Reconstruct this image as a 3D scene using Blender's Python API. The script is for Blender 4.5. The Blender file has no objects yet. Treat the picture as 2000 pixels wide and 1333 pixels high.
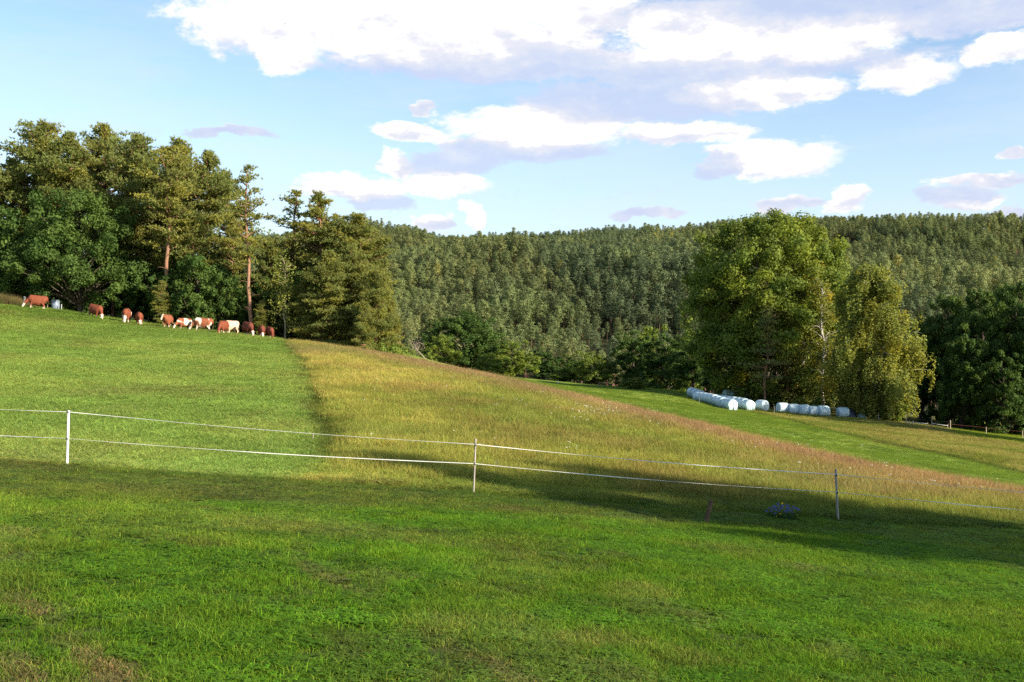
import bpy, math, random
import numpy as np
from mathutils import Vector, Matrix

S = bpy.context.scene
COL = S.collection
R = math.radians

# ---------------------------------------------------------------- camera
EYE = 1.65
cam = bpy.data.cameras.new('camera'); cam.lens = 35; cam.sensor_width = 36
cam.clip_start = 0.1; cam.clip_end = 9000
camo = bpy.data.objects.new('camera', cam); COL.objects.link(camo)
camo.location = (0, 0, EYE); camo.rotation_euler = (R(90), 0, 0)
S.camera = camo
F = 2000 * 35 / 36.0
HOR = 666.5

# ---------------------------------------------------------------- light
SUN_AZ, SUN_EL = 120.0, 21.0
sd = Vector((math.sin(R(SUN_AZ)) * math.cos(R(SUN_EL)), math.cos(R(SUN_AZ)) * math.cos(R(SUN_EL)), math.sin(R(SUN_EL))))
sun = bpy.data.lights.new('sun', 'SUN'); sun.energy = 5.0; sun.angle = R(0.53); sun.color = (1.0, 0.89, 0.72)
suno = bpy.data.objects.new('sun', sun); COL.objects.link(suno)
suno.rotation_euler = sd.to_track_quat('Z', 'Y').to_euler(); suno.location = (40, -20, 60)
S.view_settings.view_transform = 'Standard'; S.view_settings.look = 'None'
S.view_settings.gamma = 1.0; S.view_settings.exposure = 1.15
S.render.engine = 'CYCLES'
S.cycles.max_bounces = 6; S.cycles.diffuse_bounces = 3; S.cycles.transmission_bounces = 3
S.cycles.transparent_max_bounces = 4
S.cycles.use_denoising = False; S.cycles.denoiser = 'OPENIMAGEDENOISE'; S.cycles.denoising_input_passes = 'RGB_ALBEDO_NORMAL'; S.cycles.denoising_prefilter = 'ACCURATE'
S.cycles.sample_clamp_indirect = 4

# ---------------------------------------------------------------- node helper
class NT:
    def __init__(s, nt): s.t = nt
    def n(s, typ, **kw):
        x = s.t.nodes.new(typ)
        ins = kw.pop('ins', {})
        for k, v in kw.items(): setattr(x, k, v)
        for k, v in ins.items(): s.put(x.inputs[k], v)
        return x
    def put(s, sock, v):
        if isinstance(v, bpy.types.NodeSocket): s.t.links.new(v, sock)
        elif v is not None: sock.default_value = v
    def m(s, op, a, b=None, c=None, clamp=False):
        x = s.t.nodes.new('ShaderNodeMath'); x.operation = op; x.use_clamp = clamp
        for i, v in enumerate((a, b, c)): s.put(x.inputs[i], v)
        return x.outputs[0]
    def v(s, op, a, b=None, c=None, out=0):
        x = s.t.nodes.new('ShaderNodeVectorMath'); x.operation = op
        for i, v in enumerate((a, b, c)): s.put(x.inputs[i], v)
        return x.outputs[out]
    def mix(s, f, a, b, blend='MIX'):
        x = s.t.nodes.new('ShaderNodeMix'); x.data_type = 'RGBA'; x.blend_type = blend
        s.put(x.inputs[0], f); s.put(x.inputs[6], a); s.put(x.inputs[7], b)
        return x.outputs[2]
    def ramp(s, f, stops):
        x = s.t.nodes.new('ShaderNodeValToRGB'); e = x.color_ramp.elements
        while len(e) < len(stops): e.new(0.5)
        for i, (p, c) in enumerate(stops): e[i].position = p; e[i].color = c if len(c) == 4 else (*c, 1)
        s.put(x.inputs[0], f); return x.outputs[0]
    def rng(s, v, a, b, c=0.0, d=1.0, smooth=False):
        x = s.t.nodes.new('ShaderNodeMapRange'); x.interpolation_type = 'SMOOTHSTEP' if smooth else 'LINEAR'
        for i, q in enumerate((v, a, b, c, d)): s.put(x.inputs[i], q)
        return x.outputs[0]
    def noise(s, vec, scale, detail=4, rough=0.55, color=False, dist=0.0):
        x = s.t.nodes.new('ShaderNodeTexNoise'); s.put(x.inputs['Vector'], vec)
        x.inputs['Scale'].default_value = scale; x.inputs['Detail'].default_value = detail
        x.inputs['Roughness'].default_value = rough; x.inputs['Distortion'].default_value = dist
        return x.outputs[1 if color else 0]

def gray(v): return (v, v, v, 1)

# ---------------------------------------------------------------- world: sky with cumulus
W = bpy.data.worlds.new('World'); S.world = W; W.use_nodes = True
W.node_tree.nodes.clear()
g = NT(W.node_tree)
sky = g.n('ShaderNodeTexSky', sky_type='NISHITA', sun_disc=False, sun_elevation=R(SUN_EL), sun_rotation=R(SUN_AZ),
          altitude=300.0, air_density=1.0, dust_density=0.6, ozone_density=1.6)
tc = g.n('ShaderNodeTexCoord')
sp = g.n('ShaderNodeSeparateXYZ', ins={0: tc.outputs['Generated']})
dx, dy, dz = sp.outputs
hyp = g.m('SQRT', g.m('ADD', g.m('MULTIPLY', dx, dx), g.m('ADD', g.m('MULTIPLY', dy, dy), 1e-5)))
az = g.m('ARCTAN2', dx, dy)
tel = g.m('DIVIDE', dz, hyp)
P0 = g.n('ShaderNodeCombineXYZ', ins={0: az, 1: tel}).outputs[0]
dirv = g.v('MULTIPLY', tc.outputs['Generated'], (1, 1, 2.0))
wn = g.v('SUBTRACT', g.noise(dirv, 9.0, 5, 0.6, color=True), (0.5, 0.5, 0.5))
wn2 = g.v('SUBTRACT', g.noise(dirv, 30.0, 6, 0.62, color=True), (0.5, 0.5, 0.5))
P = g.v('ADD', P0, g.v('MULTIPLY', wn, (0.085, 0.032, 0)))
P = g.v('ADD', P, g.v('MULTIPLY', wn2, (0.034, 0.020, 0)))
CL = [  # px, py, rx, ry, whiteness
 (500, 55, 130, 60, .85), (545, 108, 62, 34, 1.0), (760, 30, 320, 75, 1.0), (900, 90, 290, 48, .62), (1050, 20, 180, 45, 1.0),
 (1000, 128, 340, 26, .25), (1350, 62, 110, 48, 1.0), (1480, 90, 230, 46, .8), (1620, 80, 120, 34, .95), (1560, 20, 380, 42, .12),
 (1930, 20, 190, 38, .35), (1950, 100, 62, 24, .9), (1420, 138, 330, 24, .18), (1230, 200, 200, 34, .06), (1480, 180, 132, 26, .98),
 (1765, 146, 84, 31, 1.05), (1060, 245, 170, 42, 1.1), (1330, 258, 115, 22, .95), (1010, 300, 150, 24, .25), (930, 290, 70, 24, .3),
 (800, 262, 64, 17, .95), (880, 322, 90, 26, .12), (1510, 308, 110, 35, 1.05), (1400, 322, 34, 24, .05), (680, 372, 84, 24, 1.0),
 (735, 398, 62, 18, .1), (870, 365, 82, 22, 1.0), (762, 325, 36, 24, .75), (836, 436, 26, 14, .9), (916, 428, 24, 24, 1.0),
 (1668, 392, 32, 22, 1.0), (1560, 398, 60, 13, .75), (1885, 393, 60, 9, .6), (1930, 352, 90, 13, .6), (1985, 296, 26, 9, .8),
 (440, 262, 80, 9, .5), (1960, 412, 60, 7, .6), (1265, 420, 70, 8, .6), (822, 212, 24, 14, .6), (1860, 380, 60, 14, .3),
 # beyond the frame the same fair weather cumulus goes on
 (2400, 180, 300, 60, .7), (2500, 240, 260, 34, .2), (2900, 330, 200, 40, .9), (-300, 250, 120, 26, .9), (-800, 60, 260, 60, .8),
 (-820, 110, 240, 34, .3), (3300, 100, 380, 70, .7), (-1400, 330, 180, 30, .9), (200, -330, 260, 70, .8), (1500, -260, 420, 90, .6),
]
D = Wt = T = None
for (px, py, rx, ry, t) in CL:
    u = (px - 1000) / F; vv = (HOR - py) / F
    if -100 < px < 2100:
        ca = math.atan(u); ct = vv / math.sqrt(1 + u * u)
    else:
        ca = u; ct = vv
    sx = F / rx * 0.86; sy = F / ry * 0.86
    q = g.v('MULTIPLY_ADD', P, (sx, sy, 0), (-ca * sx, -ct * sy, 0))
    d = g.v('DOT_PRODUCT', q, q, out=1)
    w = g.m('SUBTRACT', 1.35, d); w = g.m('MAXIMUM', w, 0.0)
    if D is None: D = w; Wt = w; T = g.m('MULTIPLY', w, t)
    else:
        D = g.m('MAXIMUM', D, w); T = g.m('MULTIPLY_ADD', w, t, T); Wt = g.m('ADD', Wt, w)
P2 = g.v('ADD', P, (0.003, -0.0095, 0)); D2 = None
for (px, py, rx, ry, t) in CL:
    if not (-100 < px < 2100): continue
    u = (px - 1000) / F; vv = (HOR - py) / F; ca = math.atan(u); ct = vv / math.sqrt(1 + u * u)
    sx = F / rx * 0.86; sy = F / ry * 0.86
    q = g.v('MULTIPLY_ADD', P2, (sx, sy, 0), (-ca * sx, -ct * sy, 0))
    w = g.m('MAXIMUM', g.m('SUBTRACT', 1.35, g.v('DOT_PRODUCT', q, q, out=1)), 0.0)
    D2 = w if D2 is None else g.m('MAXIMUM', D2, w)
tone = g.m('DIVIDE', T, g.m('ADD', Wt, 0.001))
base_shade = g.m('MULTIPLY', g.m('MAXIMUM', g.m('SUBTRACT', 0.85, D2), 0.0), -0.42)
f1 = g.noise(dirv, 30.0, 8, 0.66)
f2 = g.noise(g.v('ADD', dirv, (-0.008, 0.0, -0.022)), 30.0, 8, 0.66)
dens = g.m('MULTIPLY_ADD', g.m('SUBTRACT', f1, 0.5), 1.9, D)
alpha = g.rng(dens, 0.10, 0.80, smooth=True)
alpha = g.m('MULTIPLY', alpha, g.rng(tone, 0.0, 0.55, 0.72, 1.0))
lit = g.m('MULTIPLY_ADD', g.m('SUBTRACT', f1, f2), 1.15, g.m('MULTIPLY_ADD', g.m('SUBTRACT', g.noise(dirv, 11.0, 4, .55), .5), .7, tone))
lit = g.m('ADD', lit, g.rng(dens, 0.3, 1.3, 0.12, -0.06))
lit = g.m('ADD', lit, base_shade)
ccol = g.ramp(lit, [(0.0, (0.285, 0.32, 0.425)), (0.32, (0.325, 0.352, 0.425)), (0.58, (0.385, 0.39, 0.43)), (0.82, (0.52, 0.515, 0.51))])
wisp = g.rng(g.noise(g.v('MULTIPLY', tc.outputs['Generated'], (1, 1, 5.0)), 5.0, 6, 0.6), 0.45, 0.75, 0.0, 0.42)
base = g.v('SCALE', sky.outputs[0]); base.node.inputs['Scale'].default_value = 0.108
hz = g.rng(tel, 0.0, 0.30, 1.0, 0.0)
base = g.mix(g.m('MULTIPLY', g.m('POWER', hz, 1.1), 0.75), base, (0.335, 0.395, 0.455, 1))
base = g.mix(wisp, base, (0.36, 0.40, 0.46, 1))
final = g.mix(alpha, base, ccol)
bg = g.n('ShaderNodeBackground', ins={0: final, 1: 1.0})
g.n('ShaderNodeOutputWorld', ins={0: bg.outputs[0]})
W.cycles.sampling_method = 'MANUAL'; W.cycles.sample_map_resolution = 512

# ---------------------------------------------------------------- numeric helpers
def hash2(ix, iy, s):
    h = (ix.astype(np.int64) * 374761393 + iy.astype(np.int64) * 668265263 + s * 974634777) & 0xFFFFFFFF
    h = ((h ^ (h >> 13)) * 1274126177) & 0xFFFFFFFF
    h = h ^ (h >> 16)
    return (h & 0xFFFF) / 65535.0
def vnoise(x, y, sc, s=0):
    x = np.asarray(x, float) / sc; y = np.asarray(y, float) / sc
    ix = np.floor(x); iy = np.floor(y); fx = x - ix; fy = y - iy
    fx = fx * fx * (3 - 2 * fx); fy = fy * fy * (3 - 2 * fy)
    a = hash2(ix, iy, s); b = hash2(ix + 1, iy, s); c = hash2(ix, iy + 1, s); d = hash2(ix + 1, iy + 1, s)
    return (a * (1 - fx) + b * fx) * (1 - fy) + (c * (1 - fx) + d * fx) * fy
def fbm(x, y, sc, s=0, o=4):
    t = 0; a = 1; n = 0
    for i in range(o):
        t = t + a * vnoise(x, y, sc / 2 ** i, s + i * 17); n += a; a *= 0.55
    return t / n
def sstep(a, b, x):
    t = np.clip((np.asarray(x, float) - a) / (b - a), 0, 1); return t * t * (3 - 2 * t)
def lerp(a, b, t): return a + (b - a) * t

# ---------------------------------------------------------------- terrain
def W3(px, py, Y): return ((px - 1000) * Y / F, Y, EYE - (py - HOR) * Y / F)
CP = []
for Y in (0.0, 6.0, 13.0):
    for X in (-8.0, -3.0, 3.0, 8.0): CP.append((X, Y, -0.08 * Y - 0.085 * X + (0.0 if Y else 0)))
CP += [W3(*p) for p in [
 (132, 909, 20.9), (927, 964, 20.9), (1635, 1017, 22.3), (300, 801, 33), (0, 760, 36), (50, 690, 52), (300, 697, 55), (560, 720, 52),
 (0, 598, 92), (70, 602, 93), (190, 620, 94), (300, 637, 93), (435, 652, 92), (530, 662, 90), (300, 658, 75), (20, 633, 72),
 (650, 681, 84), (750, 696, 76), (850, 715, 72), (950, 737, 69), (1000, 748, 65), (1100, 771, 60), (1200, 797, 54), (1300, 819, 50),
 (1400, 842, 46), (1500, 869, 42), (1600, 892, 39.5), (1800, 932, 36), (2000, 967, 33),
 (1000, 737, 175), (1100, 746, 175), (1200, 755, 168), (1300, 761, 160), (1100, 760, 105), (1200, 776, 92), (1300, 791, 80), (1300, 772, 122),
 (1400, 811, 76), (1440, 801, 115), (1352, 784, 126), (1345, 772, 136), (1476, 800, 117), (1500, 822, 88), (1540, 808, 118), (1620, 813, 118), (1680, 818, 117),
 (1760, 827, 116), (1550, 802, 134), (1640, 808, 134), (1600, 862, 62), (1700, 882, 60), (1700, 842, 92), (1800, 884, 60), (1900, 902, 60), (1900, 870, 85),
 (2000, 930, 48), (2000, 905, 62), (2000, 872, 92), (1856, 840, 113), (1900, 847, 115), (2000, 858, 118), (1860, 838, 140), (2000, 845, 140),
 (750, 705, 100), (950, 750, 95), (800, 745, 135), (900, 752, 150)]]
CP += [(-28, 112, 2.5), (-50, 112, 4.6), (-14, 104, .9), (0, 230, -9), (60, 230, -12.5), (-40, 200, -3), (100, 160, -13), (130, 80, -12),
       (60, 40, -6.5), (42, 12, -4.0), (80, 0, -7), (-60, 150, 4), (-90, 95, 8), (-60, 50, 5), (-40, 20, 2.2), (-40, -20, 2.6), (40, -20, -2.5),
       (0, -40, 2.2), (0, 300, -10), (150, 300, -15), (-100, 300, -6), (-30, 135, 1.5), (-130, 200, 6), (110, -40, -6), (-110, -40, 7)]
CP = np.array(CP)
def _k(r2): return np.where(r2 > 0, 0.5 * r2 * np.log(np.maximum(r2, 1e-12)), 0)
_sc = 50.0
_n = len(CP); _xy = CP[:, :2] / _sc
_A = np.zeros((_n + 3, _n + 3))
_A[:_n, :_n] = _k(((_xy[:, None] - _xy[None]) ** 2).sum(-1)) + np.eye(_n) * 2e-4
_A[:_n, _n] = 1; _A[:_n, _n + 1:] = _xy; _A[_n, :_n] = 1; _A[_n + 1:, :_n] = _xy.T
_w = np.linalg.solve(_A, np.concatenate([CP[:, 2], [0, 0, 0]]))
RIDGE_PX = np.array([-1500, 0, 740, 860, 1000, 1200, 1450, 1600, 1800, 2000, 2300, 3200], float)
RIDGE_PY = np.array([515, 508, 498, 490, 480, 470, 458, 461, 472, 480, 490, 515], float)
def height(x, y):
    x = np.atleast_1d(np.asarray(x, float)); y = np.atleast_1d(np.asarray(y, float))
    sh = x.shape; x = x.ravel(); y = y.ravel()
    cx = np.clip(x, -150, 160); cy = np.clip(y, -60, 310)
    z = np.empty_like(x)
    for i in range(0, len(x), 40000):
        q = np.stack([cx[i:i + 40000], cy[i:i + 40000]], 1) / _sc
        z[i:i + 40000] = _k(((q[:, None] - _xy[None]) ** 2).sum(-1)) @ _w[:_n] + _w[_n] + q @ _w[_n + 1:]
    z = z + 0.05 * (fbm(x, y, 3.0, 5, 3) - .5) * sstep(2, 8, y)
    # forested hill
    YR = 900.0
    px = 1000 + x / np.maximum(y, 250) * F
    H = (HOR - np.interp(px, RIDGE_PX, RIDGE_PY)) * YR / F + EYE - 2
    t = np.clip((y - 270) / (YR - 270), 0, 1)
    prof = t * 0.62 + 0.38 * np.sin(t * math.pi / 2)
    fold = (fbm(x + 0.55 * y, y * 0.5, 150, 91, 3) - .5) * 68 * np.sin(np.clip(t, 0, 1) * math.pi)
    hill = -11 + (H + 11) * prof + fold
    hill = hill - sstep(YR, 1500, y) * 45 - sstep(1500, 4000, y) * 60
    z = lerp(z, hill, sstep(235, 330, y))
    return z.reshape(sh)
def hz_(x, y): return float(height(x, y)[0])

def ray(px, py, far=400.0, near=3.0):
    ys = np.geomspace(near, far, 3000)
    xs = (px - 1000) * ys / F; zr = EYE - (py - HOR) * ys / F
    b = np.nonzero(zr < height(xs, ys))[0]
    i = b[0] if len(b) else len(ys) - 1
    return float(xs[i]), float(ys[i])
def at(px, Y):
    X = (px - 1000) * Y / F
    return Vector((X, Y, hz_(X, Y)))

# ---------------------------------------------------------------- zones (what grows where)
RPX = np.array([540, 650, 750, 850, 950, 1000, 1100, 1200, 1300, 1400, 1500, 1600, 1800, 2000, 2300], float)
RY = np.array([90, 84, 76, 72, 69, 65, 60, 54, 50, 46, 42, 39.5, 36, 33, 30], float)
def ridge_y(x, y):
    px = 1000 + x / np.maximum(y, 1) * F
    return np.interp(px, RPX, RY)
_tp = [(1440, 800), (1500, 812), (1600, 838), (1700, 862), (1800, 882), (1900, 903), (2000, 925), (2150, 955)]
TANB = np.array([(p[0] - 1000) / F for p in _tp]); TANY = np.array([ray(*p)[1] for p in _tp])
_pp = [(1850, 846), (1880, 851), (1905, 856), (1950, 862), (2000, 869), (2060, 879), (2150, 896)]
PTB = np.array([(p[0] - 1000) / F for p in _pp]); PTY = np.array([ray(*p)[1] for p in _pp])
print('tan', TANY, 'path', PTY)
PATH = np.array([(1000, 0)])
_bp = [(470, 640), (545, 664), (572, 700), (592, 745), (605, 795), (614, 845), (622, 880), (626, 905)]
_br = sorted((ray(*p)[1], ray(*p)[0]) for p in _bp[1:]); BDY = np.array([b[0] for b in _br]); BDX = np.array([b[1] for b in _br]); print('border', BDY, BDX)
def fence_y(x): return 20.9 + np.maximum(x + .78, 0) * 0.17
def _rut(pts):
    a = np.array([ray(*p, near=2.5) for p in pts]); return a[np.argsort(a[:, 1])]
RUTS = [(_rut([(-60, 1110), (20, 1165), (110, 1235), (230, 1333)]), .14, .9), (_rut([(560, 1090), (700, 1160), (860, 1250), (1000, 1333)]), .12, .55), (_rut([(-200, 1170), (-60, 1250), (60, 1333)]), .14, .8)]
def zones(x, y):
    """colour (albedo), plus grass height, of the sward at x, y"""
    x = np.asarray(x, float); y = np.asarray(y, float)
    n1 = fbm(x, y, 6.0, 1); n2 = fbm(x, y, 1.3, 2); n3 = fbm(x, y, 22.0, 3); n4 = fbm(x, y * .4, 2.5, 7)
    def c(*v): return np.array(v)[None, :] * np.ones((x.size, 1))
    def mx(a, b, t): return a + (b - a) * np.clip(t, 0, 1).reshape(-1, 1)
    x_ = x.ravel(); y_ = y.ravel(); n1 = n1.ravel(); n2 = n2.ravel(); n3 = n3.ravel(); n4 = n4.ravel()
    fy = fence_y(x_)
    # mown foreground
    fg = c(.086, .178, .013)
    fg = mx(fg, c(.130, .200, .026), sstep(.42, .68, n1))
    fg = mx(fg, c(.070, .150, .012), sstep(.55, .75, n3) * .8)
    fg = mx(fg, c(.19, .165, .065), sstep(.66, .84, n2) * .4)
    fg = mx(fg, c(.16, .16, .05), sstep(.58, .78, fbm(x_, y_, 3.2, 44)) * .35)
    fg = fg * (.94 + .80 * fbm(x_, y_, .75, 46, 3))[:, None]
    fg = mx(fg, c(.12, .085, .045), sstep(.70, .84, fbm(x_, y_, 1.1, 48)) * .4)
    h = .040 + .028 * n2
    # grazed pasture
    pa = c(.215, .325, .085)
    pa = mx(pa, c(.280, .370, .105), sstep(.45, .68, n1))
    pa = mx(pa, c(.165, .262, .058), sstep(.55, .75, n3) * .7)
    pa = pa * np.array([[1.06, 1.0, .95]]) * (1.0 + .5 * fbm(x_, y_, 2.4, 29, 3))[:, None]
    pa = mx(pa, c(.33, .31, .12), sstep(.58, .75, n4) * .45)
    bd = np.interp(y_, BDY, BDX) + (n1 - .5) * .9 + (n2 - .5) * .5
    # flowering meadow
    me = c(.245, .290, .062)
    me = mx(me, c(.330, .345, .085), sstep(.42, .65, n1))
    me = mx(me, c(.175, .240, .050), sstep(.52, .72, fbm(x_, y_, 9, 61)) * .8)
    me = me * np.array([[1.03, 1.0, 1.0]]) * (.94 + .44 * fbm(x_, y_, 2.0, 39, 3))[:, None]
    me = mx(me, c(.27, .17, .08), sstep(.55, .72, fbm(x_, y_, 4, 62)) * .32)
    ry = ridge_y(x_, y_)
    strip = np.exp(-((y_ / ry - .93) / .085) ** 2) * sstep(-20, -4, x_) + .5 * np.exp(-((y_ / ry - .97) / .06) ** 2)
    strip2 = np.exp(-((y_ / ry - .78) / .11) ** 2) * sstep(.45, .7, fbm(x_, y_, 8, 63))
    me = mx(me, c(.34, .235, .155), (strip * .55 + strip2 * .4) * (.4 + .9 * n2))
    col = mx(pa, me, sstep(-.35, .35, x_ - bd))
    hh = lerp(.09 + .06 * n2, .15 + .11 * n1, sstep(-.4, 1.8, x_ - bd)) * lerp(.6, 1.0, sstep(.3, 3.5, y_ - fy + 2 * (n1 - .5)))
    # darker green ditch between both
    dt = np.exp(-((x_ - bd - .1 - .9 * (n4 - .5)) / (.24 + .22 * n2)) ** 2) * sstep(24, 27, y_) * sstep(.25, .5, fbm(x_, y_, 1.8, 23))
    col = mx(col, c(.035, .055, .015), dt * .8); hh = hh * (1 - .4 * dt)
    # green clumps right behind the fence, shade of the shadow band put into their colour
    nf = sstep(fy + 3.5, fy, y_) * sstep(-6, 6, x_)
    col = mx(col, c(.075, .135, .028), nf * .85)
    # trampled track along the fence; its dark tone also stands in for shade
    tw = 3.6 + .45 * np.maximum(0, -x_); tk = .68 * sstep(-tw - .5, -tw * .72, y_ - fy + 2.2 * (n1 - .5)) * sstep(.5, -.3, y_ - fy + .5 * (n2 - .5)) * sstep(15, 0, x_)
    t_in = sstep(-.15, .35, y_ - fy + .25 * (n1 - .5))
    col = mx(fg, col, t_in); hh = lerp(h, hh, t_in)
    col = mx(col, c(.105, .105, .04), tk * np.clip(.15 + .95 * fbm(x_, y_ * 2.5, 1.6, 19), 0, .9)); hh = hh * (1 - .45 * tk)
    for (rp, wd, am) in RUTS:
        rx_ = np.interp(y_, rp[:, 1], rp[:, 0]); k_ = np.exp(-((x_ - rx_ + .3 * (n2 - .5)) / wd) ** 2) * sstep(rp[0, 1] - 2.0, rp[0, 1], y_) * sstep(rp[-1, 1] + 1.5, rp[-1, 1], y_) * am * sstep(.3, .6, fbm(x_, y_, .8, 55))
        col = mx(col, c(.26, .19, .095), k_); hh = hh * (1 - .5 * k_)
    # green field beyond
    fi = c(.215, .315, .042)
    fi = mx(fi, c(.265, .355, .055), sstep(.4, .65, n1)); fi = mx(fi, c(.13, .21, .028), sstep(.55, .7, n4) * .5)
    bey = sstep(0.995, 1.01, y_ / ry) * (x_ > -14)
    be = x_ / np.maximum(y_, 1); tl = np.interp(be, TANB, TANY); pl = np.interp(be, PTB, PTY)
    tan_ = sstep(-.8, 1.6, y_ - tl + 5 * (n1 - .5)) * sstep(.222, .25, be)
    ta = c(.36, .33, .11); ta = mx(ta, c(.23, .26, .06), sstep(.42, .62, fbm(x_, y_, 5, 71))); ta = mx(ta, c(.31, .22, .10), sstep(.5, .7, n4) * .4)
    ta = mx(ta, c(.16, .155, .06), sstep(118, 122, y_) * .8)
    fi = mx(fi, ta, tan_)
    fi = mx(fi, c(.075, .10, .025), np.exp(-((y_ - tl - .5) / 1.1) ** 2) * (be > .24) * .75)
    yg = sstep(.5, 1.5, y_ - pl) * sstep(.43, .45, be)
    fi = mx(fi, c(.26, .32, .045), yg)
    fi = mx(fi, c(.05, .065, .025), sstep(168, 185, y_) * .9)
    fh = lerp(.06, .22, np.clip(tan_, 0, 1))
    col = mx(col, fi, bey); hh = lerp(hh, fh, bey)
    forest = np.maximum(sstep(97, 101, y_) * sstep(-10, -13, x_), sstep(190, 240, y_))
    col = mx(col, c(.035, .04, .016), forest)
    return col.reshape(x.shape + (3,)), hh.reshape(x.shape)

# ---------------------------------------------------------------- object helpers
def tag(o, label=None, cat=None, group=None, kind=None):
    if label: o['label'] = label
    if cat: o['category'] = cat
    if group: o['group'] = group
    if kind: o['kind'] = kind
    return o
def link(name, me, parent=None, loc=None, rot=None, scale=None):
    o = bpy.data.objects.new(name, me); COL.objects.link(o)
    if parent: o.parent = parent
    if loc is not None: o.location = loc
    if rot is not None: o.rotation_euler = rot
    if scale is not None: o.scale = (scale,) * 3 if isinstance(scale, (int, float)) else scale
    return o
class MB:
    """collects vertices, faces and per-vertex colours, builds one mesh"""
    def __init__(s): s.v = []; s.f = []; s.c = []; s.n = 0
    def add(s, v, f, c=(1, 1, 1)):
        v = np.asarray(v, float).reshape(-1, 3); f = np.asarray(f, int)
        s.v.append(v); s.f.append(f + s.n)
        c = np.asarray(c, float)
        if c.ndim == 1: c = np.tile(c, (len(v), 1))
        s.c.append(c); s.n += len(v)
    def mesh(s, name, mat, smooth=False, color=True):
        v = np.concatenate(s.v); me = bpy.data.meshes.new(name)
        tot = np.concatenate([np.full(len(f), f.shape[1]) for f in s.f]); idx = np.concatenate([f.ravel() for f in s.f])
        me.vertices.add(len(v)); me.vertices.foreach_set('co', v.ravel().astype(np.float32))
        me.loops.add(len(idx)); me.loops.foreach_set('vertex_index', idx.astype(np.int32))
        me.polygons.add(len(tot)); st = np.concatenate([[0], np.cumsum(tot)[:-1]])
        me.polygons.foreach_set('loop_start', st.astype(np.int32))
        try: me.polygons.foreach_set('loop_total', tot.astype(np.int32))
        except Exception: pass
        me.update(calc_edges=True)
        if color:
            a = me.color_attributes.new('tone', 'FLOAT_COLOR', 'POINT')
            c = np.concatenate(s.c); a.data.foreach_set('color', np.concatenate([c, np.ones((len(c), 1))], 1).ravel().astype(np.float32))
        if smooth: me.polygons.foreach_set('use_smooth', np.ones(len(tot), bool))
        if mat: me.materials.append(mat)
        return me
def tube(mb, pts, rad, sides=6, col=(1, 1, 1), cap=True):
    pts = np.asarray(pts, float); n = len(pts)
    rad = np.ones(n) * rad if np.isscalar(rad) else np.asarray(rad, float)
    t = np.gradient(pts, axis=0); t /= np.linalg.norm(t, axis=1, keepdims=True) + 1e-9
    up = np.array([0, 0, 1.0]) if abs(t[0][2]) < .9 else np.array([1.0, 0, 0])
    a = np.cross(t, up); a /= np.linalg.norm(a, axis=1, keepdims=True) + 1e-9; b = np.cross(t, a)
    an = np.arange(sides) / sides * 2 * math.pi
    v = pts[:, None] + rad[:, None, None] * (a[:, None] * np.cos(an)[None, :, None] + b[:, None] * np.sin(an)[None, :, None])
    i = np.arange(n - 1)[:, None] * sides; j = np.arange(sides)[None]; k = (j + 1) % sides
    f = np.stack([i + j, i + k, i + sides + k, i + sides + j], -1).reshape(-1, 4)
    mb.add(v.reshape(-1, 3), f, col)
    if cap:
        for s in (0, n - 1):
            ring = v[s]; c = ring.mean(0)
            ff = [(q, (q + 1) % sides, sides) if s else ((q + 1) % sides, q, sides) for q in range(sides)]
            mb.add(np.vstack([ring, c]), ff, col)
def box(mb, c, s, col=(1, 1, 1), rz=0.0, bev=0.0):
    c = np.array(c, float); hx, hy, hz = np.array(s, float) / 2
    if bev:
        ring = []
        for (lx, ly) in [(hx - bev, hy), (hx, hy - bev), (hx, -hy + bev), (hx - bev, -hy), (-hx + bev, -hy), (-hx, -hy + bev), (-hx, hy - bev), (-hx + bev, hy)][::-1]:
            ring.append((lx, ly))
        k = len(ring); v = []
        for (z, sc) in ((-hz, 1), (hz - bev, 1), (hz, 1 - bev / max(hx, hy))): v += [(p[0] * sc, p[1] * sc, z) for p in ring]
        f = []
        for l in range(2): f += [(l * k + i, l * k + (i + 1) % k, (l + 1) * k + (i + 1) % k, (l + 1) * k + i) for i in range(k)]
        v = np.array(v); v2 = v.copy()
        co, si = math.cos(rz), math.sin(rz); v[:, 0] = v2[:, 0] * co - v2[:, 1] * si; v[:, 1] = v2[:, 0] * si + v2[:, 1] * co
        mb.add(v + c, f, col)
        mb.add(np.vstack([v[2 * k:], v[2 * k:].mean(0)]) + c, [(i, (i + 1) % k, k) for i in range(k)], col)
        mb.add(np.vstack([v[:k], v[:k].mean(0)]) + c, [((i + 1) % k, i, k) for i in range(k)], col)
        return
    v = np.array([(x, y, z) for x in (-hx, hx) for y in (-hy, hy) for z in (-hz, hz)]); v2 = v.copy()
    co, si = math.cos(rz), math.sin(rz); v[:, 0] = v2[:, 0] * co - v2[:, 1] * si; v[:, 1] = v2[:, 0] * si + v2[:, 1] * co
    mb.add(v + c, [(0, 1, 3, 2), (4, 6, 7, 5), (0, 4, 5, 1), (2, 3, 7, 6), (0, 2, 6, 4), (1, 5, 7, 3)], col)

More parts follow.
